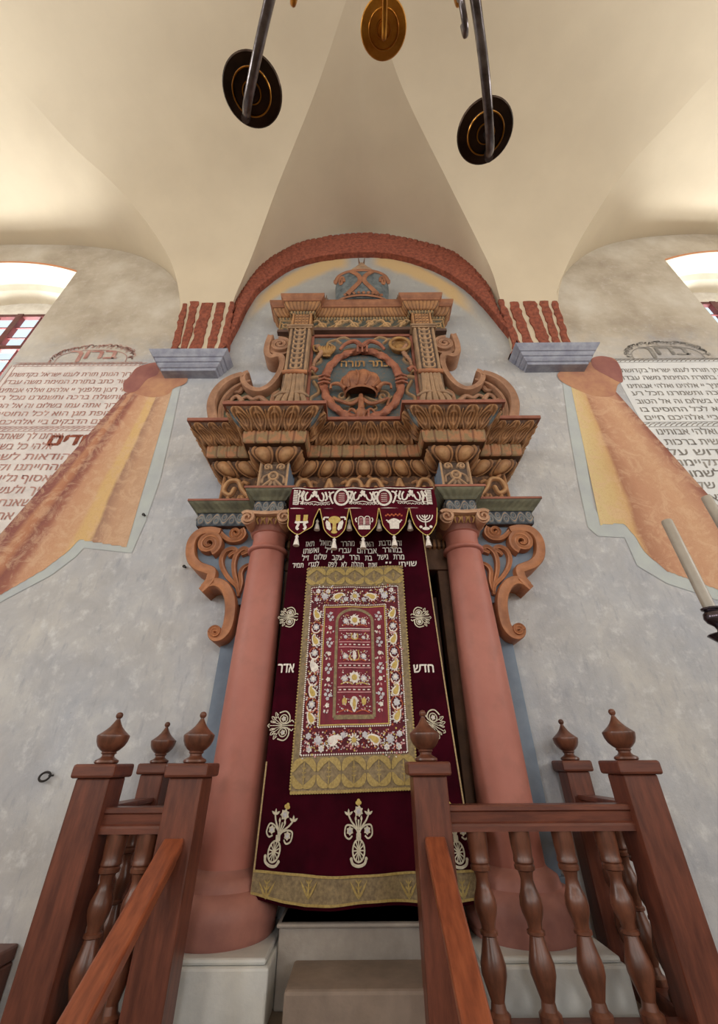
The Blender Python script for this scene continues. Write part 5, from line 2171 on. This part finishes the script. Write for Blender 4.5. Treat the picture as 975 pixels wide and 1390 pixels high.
for py in (663.5, 691):
    P.stroke([(x, xz(492, py, VY)[1] + .004 * math.sin((x - vx0) * 2 * math.pi / ((vx1 - vx0) / 5))) for x in np.linspace(vx0 + .015, vx1 - .015, 50)], .008, W)
zc, hh = (vt + vb) / 2 + .006, (vt - vb) / 2
for u in (.355, .645):
    x = vx0 + (vx1 - vx0) * u
    P.stroke([(x + .050 * math.cos(a), zc - .002 + .066 * math.sin(a) * (1.05 if math.sin(a) > 0 else .9)) for a in [2 * math.pi * k / 24 for k in range(24)]], .016, W, True)
    P.disc(x, zc - .002, .038, 2, .05, 18)
    for dz in (-.03, -.014, .002, .018, .034):
        P.stroke([(x - .022 + .004 * abs(dz) * 100 * .1, zc + dz), (x + .022, zc + dz)], .004, W)
    for s in (-1, 1):
        P.stroke(cr([(x + s * .055, zc + .05), (x + s * .085, zc + .03), (x + s * .075, zc - .02), (x + s * .06, zc - .05)], 5), .013, W)
for u in (.17, .5, .83):
    x = vx0 + (vx1 - vx0) * u
    P.flower(x, zc + .045, .022, W, 5)
    P.stroke(cr([(x - .02, zc + .01), (x, zc + .03), (x + .02, zc + .01)], 4), .018, W)
    for s in (-1, 1):
        P.stroke(cr([(x + s * .02, zc + .03), (x + s * .035, zc - .01), (x + s * .06, zc - .02), (x + s * .065, zc + .02), (x + s * .05, zc + .05)], 6), .012, W)
        P.stroke(cr([(x + s * .075, zc + .055), (x + s * .09, zc + .0), (x + s * .075, zc - .02)], 6), .014, W)
        P.stroke(cr([(x + s * .10, zc + .055), (x + s * .115, zc + .03), (x + s * .10, zc + .01)], 6), .011, W)
    for k in range(16):
        xx = x - .10 + k * .0135
        P.stroke([(xx, zc - .045 - .012 * (k % 2)), (xx + .006, zc - .055), (xx + .010, zc - .045)], .005, W)
    P.stroke(cr([(x - .11, zc - .033), (x - .05, zc - .04), (x, zc - .03), (x + .05, zc - .04), (x + .11, zc - .033)], 5), .006, W)
for s in (0, 1):
    x = vx0 + .045 if s == 0 else vx1 - .045
    f = 1 if s == 0 else -1
    for k in range(9):
        z = zc - .055 + k * .014
        P.stroke([(x - .018, z + .004), (x + .014, z)], .009, W)
    P.stroke([(x + f * .02, zc - .06), (x + f * .026, zc + .065)], .008, W)
    P.stroke(cr([(x + f * .045, zc - .055), (x + f * .055, zc - .01), (x + f * .04, zc + .02), (x + f * .055, zc + .06)], 5), .012, W)
P.build('band_embroidery', ['thread_white', 'thread_pink', 'silk_red'], band, smooth=False)

PEN = [[(392, 687), (391.7, 705), (391.8, 716.5), (403.5, 726), (414, 721), (424, 715), (427, 705), (433.5, 692)],
       [(434.5, 692), (438, 707), (441.5, 721), (454, 730.5), (467, 721), (471, 705), (473.8, 692)],
       [(474.8, 692), (478, 706), (481.4, 716), (493, 729.6), (508.6, 716), (512, 704), (514, 692)],
       [(515, 692), (518, 705), (521.5, 716), (535, 727), (548.7, 714), (552, 703), (555, 692)],
       [(556, 692), (560, 706), (566.4, 717.5), (580.5, 727), (591, 714), (593, 703), (593.6, 692)]]


def tassel(parent, x, z, y, mat='thread_white'):
    mb = MB().lathe([(.003, .01), (.004, .0), (.010, -.005), (.012, -.014), (.008, -.022), (.012, -.034), (.018, -.06), (.021, -.078), (.012, -.080)], x, y, 14, z)
    return mb.build('tassel', mat, parent)


for i, pts in enumerate(PEN):
    Q = [xz(px, py, VY - .008) for px, py in pts]
    Q[0] = (Q[0][0], vb - .002 + .012)
    Q[-1] = (Q[-1][0], vb - .002 + .012)
    mb = MB()
    mb.prism(Q, VY - .014, VY - .007)
    pn = mb.build('pennant', 'velvet_valance', val, smooth=False)
    pf = lambda x, z: VY - .014
    P = Paint(pf, .001)
    body = cr(Q, 5)
    P.stroke(body, .006, 1)
    cx = sum(p[0] for p in Q) / len(Q)
    tip = min(Q, key=lambda p: p[1])
    cz = (Q[0][1] + tip[1]) / 2
    if i == 0:      # blessing hands below two gold tablets
        for s in (-1, 1):
            P.poly([(cx + s * .012, cz + .05), (cx + s * .042, cz + .05), (cx + s * .040, cz - .0), (cx + s * .010, cz + .0)], 1)
            P.stroke(cr([(cx + s * .045, cz - .005), (cx + s * .02, cz - .02), (cx + s * .03, cz - .05), (cx + s * .018, cz - .065)], 5), .018, 0)
        P.stroke([(cx - .045, cz - .008), (cx + .045, cz - .008)], .014, 0)
    elif i == 1:    # gold dome between white wings
        P.disc(cx, cz + .022, .042, 1, .030, 20)
        P.poly([(cx - .012, cz), (cx + .012, cz), (cx + .014, cz - .065), (cx - .014, cz - .065)], 1)
        P.disc(cx, cz - .072, .022, 1, .012)
        for s in (-1, 1):
            P.fan(cx + s * .04, cz - .02, [(cx + s * .02, cz - .05), (cx + s * .03, cz - .062), (cx + s * .052, cz - .045), (cx + s * .062, cz - .0), (cx + s * .055, cz + .02), (cx + s * .03, cz - .0)], 0)
            P.stroke(cr([(cx + s * .04, cz + .04), (cx + s * .07, cz + .04), (cx + s * .075, cz + .02)], 4), .012, 0)
    elif i == 2:    # two tablets
        for s in (-1, 1):
            xx = cx + s * .022
            P.stroke([(xx - .018, cz - .02), (xx - .018, cz + .03)] + [(xx + .018 * math.cos(a), cz + .03 + .016 * math.sin(a)) for a in [math.pi - math.pi * k / 8 for k in range(1, 8)]] + [(xx + .018, cz + .03), (xx + .018, cz - .02)], .006, 0)
            for k in range(5):
                P.stroke([(xx - .012, cz - .015 + k * .011), (xx + .012, cz - .015 + k * .011)], .005, 2)
            P.stroke(cr([(cx + s * .052, cz + .035), (cx + s * .06, cz + .02), (cx + s * .052, cz + .0)], 4), .008, 0)
        P.poly([(cx - .040, cz - .024), (cx + .040, cz - .024), (cx + .040, cz - .055), (cx - .040, cz - .055)], 0)
    elif i == 3:    # priestly crown
        P.poly([(cx - .034, cz - .015), (cx + .034, cz - .015), (cx + .03, cz - .058), (cx - .03, cz - .058)], 0)
        P.poly([(cx - .05, cz - .002), (cx - .02, cz + .018), (cx, cz + .024), (cx + .02, cz + .018), (cx + .05, cz - .002), (cx + .034, cz - .018), (cx - .034, cz - .018)], 0)
        for k in range(9):
            P.disc(cx - .055 + k * .0137, cz + .045 + .008 * (k % 2), .0075, 3, n=7)
        for s in (-1, 1):
            P.stroke([(cx + s * .044, cz + .006), (cx + s * .056, cz + .010)], .008, 0)
    else:           # seven branched lamp
        P.stroke([(cx, cz + .05), (cx, cz - .045)], .008, 0)
        for r in (.018, .036, .054):
            P.stroke([(cx + r * math.cos(a), cz + .048 + r * 1.02 * math.sin(a)) for a in [math.pi + math.pi * k / 14 for k in range(15)]], .008, 0)
        P.disc(cx, cz - .058, .026, 0, .012)
        for s in (-1, 1):
            P.disc(cx + s * .034, cz - .045, .011, 0)
    P.build('pennant_embroidery', ['thread_white', 'thread_gold', 'thread_pink', 'thread_rust'], pn, smooth=False)
    tassel(pn, tip[0], tip[1] - .004, VY - .012)
for px in (431, 474.5, 514.5, 556):
    p = xz(px, 706, VY + .03)
    tassel(val, p[0], p[1], VY + .03)

# ================================================================== PLATFORM, STAIRS AND BALUSTRADES
PZ = -.86                       # floor of the ark platform
b = MB()
b.smooth = False
b.box(-1.42, 1.46, 2.0, 3.0, FL, PZ)
struct(b.build('floor_platform', 'floor_stone', bevel=.01))
for k in range(4):
    b = MB()
    b.smooth = False
    b.box(-.86, .39, 2.0 - .28 * (k + 1), 2.0 - .28 * k, FL, PZ - .148 * (k + 1))
    o = b.build('stair_step', 'step_stone', bevel=.01)
    tag(o, ['topmost stone stair step leading up to the ark platform between the balustrades', 'second stone stair step below the ark platform', 'third stone stair step below the ark platform', 'lowest stone stair step standing on the hall floor'][k], 'step', 'stairs up to the ark')

YF, YR = 2.20, 2.86             # front faces of the front and rear posts
FINIAL = [(.046, 0), (.052, .006), (.050, .015), (.040, .021), (.033, .025), (.027, .032), (.027, .040), (.034, .046), (.031, .052), (.044, .062), (.058, .078), (.067, .098), (.071, .120), (.070, .126),
          (.058, .136), (.042, .150), (.028, .166), (.018, .182), (.012, .194), (.0085, .202), (.0085, .205), (.013, .209), (.016, .217), (.0155, .225), (.011, .233), (.0, .237)]
BAL = [(.034, -.78), (.040, -.765), (.040, -.75), (.028, -.74), (.024, -.72), (.034, -.69), (.046, -.655), (.047, -.63), (.038, -.60), (.028, -.565), (.026, -.556), (.034, -.552), (.034, -.543), (.026, -.538), (.029, -.52),
       (.040, -.495), (.044, -.475), (.041, -.45), (.030, -.425), (.024, -.400), (.027, -.385), (.030, -.375), (.040, -.370), (.041, -.358), (.036, -.352), (.041, -.346), (.040, -.335), (.038, -.330), (.041, -.30), (.043, -.235)]


def post(th, cx, yf, w=.150, label=None, short=False):
    mb = MB()
    mb.smooth = False
    mb.box(cx - w / 2, cx + w / 2, yf + .02, yf + .02 + w, PZ, -.055)
    p = mb.build('post', 'wood', th, bevel=.008)
    mb = MB()
    mb.smooth = False
    c = w / 2 + .02
    mb.box(cx - c, cx + c, yf, yf + 2 * c, -.056, -.004)
    mb.build('post_cap', 'wood_rail', p, bevel=.010)
    f = MB().lathe([(r, z * .88 - .004) for r, z in FINIAL], cx, yf + c, 32)
    f.build('finial', 'wood_turned', p, auto=28)
    return p


def rail_x(th, x0, x1, yc, zt):
    """moulded rail running along x"""
    sec = [(-.042, 0), (.042, 0), (.045, -.006), (.045, -.018), (.036, -.024), (.034, -.056), (.042, -.062), (.045, -.070), (.045, -.088), (-.045, -.088), (-.045, -.070), (-.042, -.062), (-.034, -.056), (-.036, -.024), (-.045, -.018), (-.045, -.006)]
    mb = MB()
    mb.smooth = False
    A = [(x0, yc + a, zt + z) for a, z in sec]
    B = [(x1, yc + a, zt + z) for a, z in sec]
    mb.grid([A, B], closev=True)
    n = len(sec)
    mb.add(A, [tuple(range(n))])
    mb.add(B, [tuple(range(n))[::-1]])
    return mb.build('rail', 'wood_rail', th)


def rail_y(th, xc, y0, y1, zt):
    sec = [(-.042, 0), (.042, 0), (.045, -.006), (.045, -.018), (.036, -.024), (.034, -.056), (.042, -.062), (.045, -.070), (.045, -.088), (-.045, -.088), (-.045, -.070), (-.042, -.062), (-.034, -.056), (-.036, -.024), (-.045, -.018), (-.045, -.006)]
    mb = MB()
    mb.smooth = False
    A = [(xc + a, y0, zt + z) for a, z in sec]
    B = [(xc + a, y1, zt + z) for a, z in sec]
    mb.grid([A, B], closev=True)
    n = len(sec)
    mb.add(A, [tuple(range(n))])
    mb.add(B, [tuple(range(n))[::-1]])
    return mb.build('rail', 'wood', th)


bal_mesh = [None]


def baluster(th, x, y):
    mb = MB().lathe(BAL, x, y, 26)
    return mb.build('baluster', 'wood_turned', th, auto=28)


def balustrade(side):
    if side == 0:
        xo, xi, xrr = -1.182, -.772, -1.182
        lab = 'dark wooden balustrade with turned balusters left of the stair, its outer post urn topped'
    else:
        xo, xi, xrr = 1.232, .303, 1.225
        lab = 'dark wooden balustrade with four front balusters right of the stair'
    if side == 0:
        lab = 'short dark wooden balustrade left of the stair to the ark'
    th = thing('balustrade', lab, 'balustrade', ((xo + xi) / 2, 2.3, PZ))
    post(th, xo, YF)
    post(th, xi, YF)
    post(th, xrr, YR - .05, .130)
    yc = YF + .095
    a, c = sorted((xo, xi))
    rail_x(th, a + .075, c - .075, yc, -.160)
    rail_x(th, a + .075, c - .075, yc, -.772)
    rail_y(th, xo, YF + .17, YR - .03, -.160)
    rail_y(th, xo, YF + .17, YR - .03, -.772)
    n = 2 if side == 0 else 4
    for k in range(n):
        x = a + .075 + (c - a - .15) * (k + .5) / n
        if side == 1:
            x = a + .075 + (c - a - .15) * (k + .62) / (n + .28)
        baluster(th, x, yc)
    for k in range(3):
        baluster(th, xo, YF + .17 + (YR - YF - .2) * (k + .5) / 3)
    # sloping hand rail of the stair
    mb = MB()
    mb.smooth = False
    y0, z0, y1, z1 = YF + .02, -.255, .77, -.255 - 1.45 * .60
    w = .043
    for (za, zb, ww) in ((0, -.045, w), (-.045, -.085, w - .014)):
        v = []
        for y, z in ((y0, z0), (y1, z1)):
            v += [(xi - ww, y, z + za), (xi + ww, y, z + za), (xi + ww, y, z + zb), (xi - ww, y, z + zb)]
        mb.add(v, [(0, 1, 2, 3), (7, 6, 5, 4), (0, 4, 5, 1), (1, 5, 6, 2), (2, 6, 7, 3), (3, 7, 4, 0)])
    mb.build('hand_rail', 'wood_polished', th, bevel=.008)
    # newel at the foot of the stair and the sloping balusters
    mb = MB()
    mb.smooth = False
    mb.box(xi - .07, xi + .07, .70, .84, FL, -1.02)
    mb.build('newel_post', 'wood', th, bevel=.008)
    for k in range(3):
        y = 1.12 + k * .36
        mb = MB()
        zt_ = z0 - (y0 - y) * .60 - .08
        zb_ = max(FL, PZ - .148 * (int((2.0 - y) / .28) + 1))
        pr = [(.024, zb_), (.028, zb_ + .02), (.018, zb_ + .06), (.034, zb_ + (zt_ - zb_) * .35), (.018, zb_ + (zt_ - zb_) * .6), (.026, zb_ + (zt_ - zb_) * .75), (.024, zt_)]
        mb.lathe(pr, xi, y, 20)
        mb.build('stair_baluster', 'wood_turned', th)
    return th


balustrade(0)
balustrade(1)

# ================================================================== CHANDELIER
HX, HY = .10, -.50
ch = thing('chandelier', 'brass chandelier with round drip pans on curved arms hanging high in front of the ark', 'chandelier', (HX, HY, 1.7))
mb = MB().lathe([(.0, 1.52), (.03, 1.54), (.04, 1.58), (.12, 1.66), (.16, 1.76), (.12, 1.87), (.05, 1.94), (.04, 2.05), (.06, 2.08), (.04, 2.14), (.04, 2.30), (.09, 2.38), (.10, 2.44), (.05, 2.52), (.03, 2.7), (.05, 2.74), (.02, 2.80)], HX, HY, 36)
mb.build('hub', 'brass', ch)
mb = MB()
mb.tube([(HX, HY, 2.75), (HX, HY, z_main(HY) + .05)], .012, 10)
mb.build('hanging_rod', 'bronze_arm', ch)


def pan(parent, c, r, mat, ringmat):
    mb = MB().lathe([(.0, -.006), (.25 * r, -.006), (.28 * r, -.010), (.31 * r, -.006), (.34 * r, -.002), (.60 * r, -.001), (.63 * r, -.006), (.66 * r, -.001), (.96 * r, .006), (r, .012), (.98 * r, .018), (.6 * r, .012), (.3 * r, .010), (.0, .010)],
                    c[0], c[1], 48, c[2])
    p = mb.build('drip_pan', mat, parent, auto=20)
    mb = MB()
    for q, rr in ((.30, .0028), (.63, .0028)):
        mb.tube([(c[0] + q * r * math.cos(a), c[1] + q * r * math.sin(a), c[2] - .008) for a in [2 * math.pi * k / 40 for k in range(41)]], rr, 6)
    mb.build('pan_ring', ringmat, p)  # brighter metal on the lower pan rings stands in for reflections
    mb = MB().lathe([(.016, .01), (.020, .02), (.014, .035), (.020, .05), (.022, .09), (.018, .095)], c[0], c[1], 16, c[2])
    mb.build('candle_socket', mat, p)
    return p


def arm(c, z0, zlow, over, rad, n_extra=None, mat='bronze_arm'):
    d = np.array((c[0] - HX, c[1] - HY))
    L = np.linalg.norm(d)
    d = d / L
    P = lambda t, z: (HX + d[0] * t, HY + d[1] * t, z)
    pts = [P(.05, z0 + .10), P(L * .2, z0 + .22), P(L * .42, z0 + .20), P(L * .62, z0 + .06), P(L * .82, zlow - .01), P(L * 1.0, zlow + .01), P(L + over * .9, c[2] - .02), P(L + over, c[2] - .035)]
    mb = MB()
    mb.tube(cr(pts, 9), rad, 12)
    mb.tube([P(L, zlow + .005), (c[0], c[1], c[2] - .004)], rad * .7, 10)
    return mb.build('arm', mat, ch)


for k in range(8):
    base = math.atan2(.507 - HY, .475 - HX)
    if k == 0:
        c = (.475, .507, 1.9)
    elif k == 1:
        c = (-.36, .391, 1.9)
    else:
        a = math.atan2(.391 - HY, -.36 - HX) + (k - 1) * math.radians(45)
        c = (HX + 1.03 * math.cos(a), HY + 1.03 * math.sin(a), 1.9)
    pa_ = arm(c, 1.82, 1.80, .07, .0155)
    pan(pa_, c, .102, 'bronze_dark', 'brass')  # lower pans darker than the lit upper ones, their shade set in the colour
for k in range(8):
    a = math.atan2(.338 - HY, .120 - HX) + k * math.radians(45)
    c = (HX + .838 * math.cos(a), HY + .838 * math.sin(a), 2.6)
    pa_ = arm(c, 2.46, 2.52, .02, .011, mat='brass')
    pan(pa_, c, .10, 'brass', 'brass')
# small hooked ornaments between the arms
for (px, py, z, mm) in ((632, 47, 2.1, 'bronze_arm'), (650, 18, 2.1, 'brass'), (398, 4, 2.1, 'brass'), (622, 5, 2.3, 'brass')):
    r = ray(px, py)
    c = [q * z / r[2] for q in r]
    mb = MB()
    d = np.array((HX - c[0], HY - c[1]))
    d /= np.linalg.norm(d)
    pts = [(c[0] + d[0] * t, c[1] + d[1] * t, c[2] + h) for t, h in ((.02, .03), (.0, .0), (.03, -.02), (.08, .01), (.16, .10), (np.hypot(HX - c[0], HY - c[1]) - .03, .16))]
    mb.tube(cr(pts, 6), lambda t: .011, 10)
    mb.build('hooked_ornament', mm, ch)

# ================================================================== CANDELABRUM AT THE RIGHT
cb = [at(963, 826, 1.6), at(1010, 800, 1.62)]
p0 = cb[0]
cands = [(p0[0] + .003, 1.60, p0[2] - .005), (p0[0] + .30, 1.66, p0[2] + .15)]
px_ = p0[0] + .50
cd = thing('candelabrum', 'dark metal floor candelabrum with branching arms at the right edge', 'candelabrum', (px_, 1.7, FL))
mb = MB().lathe([(.20, FL), (.20, FL + .03), (.15, FL + .06), (.05, FL + .12), (.03, FL + .2), (.022, -.8), (.04, -.74), (.022, -.68), (.02, -.2), (.045, -.12), (.02, -.05), (.018, .35), (.03, .38), (.02, .42)], px_, 1.7, 24)
mb.build('stand', 'pewter', cd)
tops = cands + [(px_, 1.7, cands[1][2] + .12), (2 * px_ - cands[1][0], 1.7, cands[1][2]), (2 * px_ - cands[0][0], 1.7, cands[0][2])]
for i, c in enumerate(tops):
    if i != 2:
        mb = MB()
        sg = -1 if c[0] < px_ else 1
        zz = c[2]
        mb.tube(cr([(px_, 1.7, zz - .38), (px_ + sg * .10, 1.7, zz - .42), ((px_ + c[0]) / 2 + sg * .04, 1.68, zz - .36), (c[0] + 0, c[1], zz - .22), (c[0], c[1], zz - .09)], 8), .010, 10)
        am = mb.build('branch', 'pewter', cd)
    else:
        am = cd
    mb = MB().lathe([(.010, -.135), (.046, -.098), (.050, -.094), (.046, -.090), (.014, -.086), (.010, -.075), (.014, -.062), (.030, -.048), (.036, -.032), (.032, -.014), (.022, -.006), (.031, .0), (.032, .006), (.024, .008), (.022, .004), (.0, .003)],
                    c[0], c[1], 28, c[2])
    mb.build('candle_cup', 'pewter', am)
    mb = MB()
    hL = (.395, .40, .40, .40, .40)[i]
    pr = [(.0215, .003), (.0215, hL - .008), (.0195, hL), (.012, hL + .003), (.0, hL - .002)]
    mb.lathe(pr, c[0], c[1], 24, c[2])
    cn = mb.build('candle', 'wax', auto=40)
    tag(cn, ['tall cream candle leaning into view at right, nearest the ark, in a dark metal cup', 'cream candle cut off by the right edge of the picture, second from the ark',
             'middle candle of the floor candelabrum outside the right edge', 'fourth candle of the floor candelabrum from the ark', 'last candle of the floor candelabrum, farthest from the ark'][i], 'candle', 'candles in the candelabrum')
    mb = MB()
    mb.tube([(c[0], c[1], c[2] + hL - .003), (c[0] + .001, c[1], c[2] + hL + .008)], .0015, 6)
    mb.build('wick', 'iron', cn)

# ================================================================== LIGHT, SKY, CAMERA
w = bpy.data.worlds.new('sky')
bpy.context.scene.world = w
w.use_nodes = True
bg = w.node_tree.nodes['Background']
bg.inputs[0].default_value = (.80, .90, 1.0, 1)
bg.inputs[1].default_value = 1.15


def area(name, loc, rot, sx, sy, power, col):
    l = bpy.data.lights.new(name, 'AREA')
    l.shape = 'RECTANGLE'
    l.size, l.size_y = sx, sy
    l.energy = power
    l.color = col
    o = bpy.data.objects.new(name, l)
    COL.objects.link(o)
    o.location = (loc[0], loc[1], loc[2] + H)
    o.rotation_euler = rot
    return o


for i, (ax, pos, ca, cz, sx, sz, sg) in enumerate(LIGHTS):  # area lamps added in the unseen rear and side windows to light the hall
    if ax == 'y':
        area('window_daylight', (ca, pos, cz), (math.radians(90), 0, 0), sx, sz, 200, (1, .97, .93))
    else:
        rz = math.radians(90 if sg > 0 else -90)
        area('window_daylight', (pos, ca, cz), (math.radians(90), 0, rz), sx, sz, 150, (1, .98, .95))
# daylight falling through the two windows of the ark wall
for cx in (-5.0, 5.36):
    area('ark_window_daylight', (cx, 4.25, 3.7), (math.radians(-122), 0, 0), 2.0, 1.2, 340, (1, .98, .95))

cam = bpy.data.cameras.new('camera')
cam.sensor_fit = 'HORIZONTAL'
cam.sensor_width = 36
cam.lens = 36 * F_PX / 975
cam.shift_y = -45 / 975
cam.clip_start = .05
co = bpy.data.objects.new('camera', cam)
COL.objects.link(co)
co.location = (0, 0, H)
from mathutils import Matrix
co.rotation_euler = (Matrix.Rotation(math.radians(90) + TH, 3, 'X') @ Matrix.Rotation(-ROLL, 3, 'Z')).to_euler()
bpy.context.scene.camera = co

sc = bpy.context.scene
sc.view_settings.view_transform = 'Standard'
sc.view_settings.look = 'None'
sc.view_settings.gamma = 1
sc.view_settings.exposure = 0
sc.view_settings.use_curve_mapping = False
sc.cycles.max_bounces = 8
sc.cycles.diffuse_bounces = 6
sc.cycles.use_denoising = True
for o in bpy.data.objects:
    if '_o' in o:
        del o['_o']
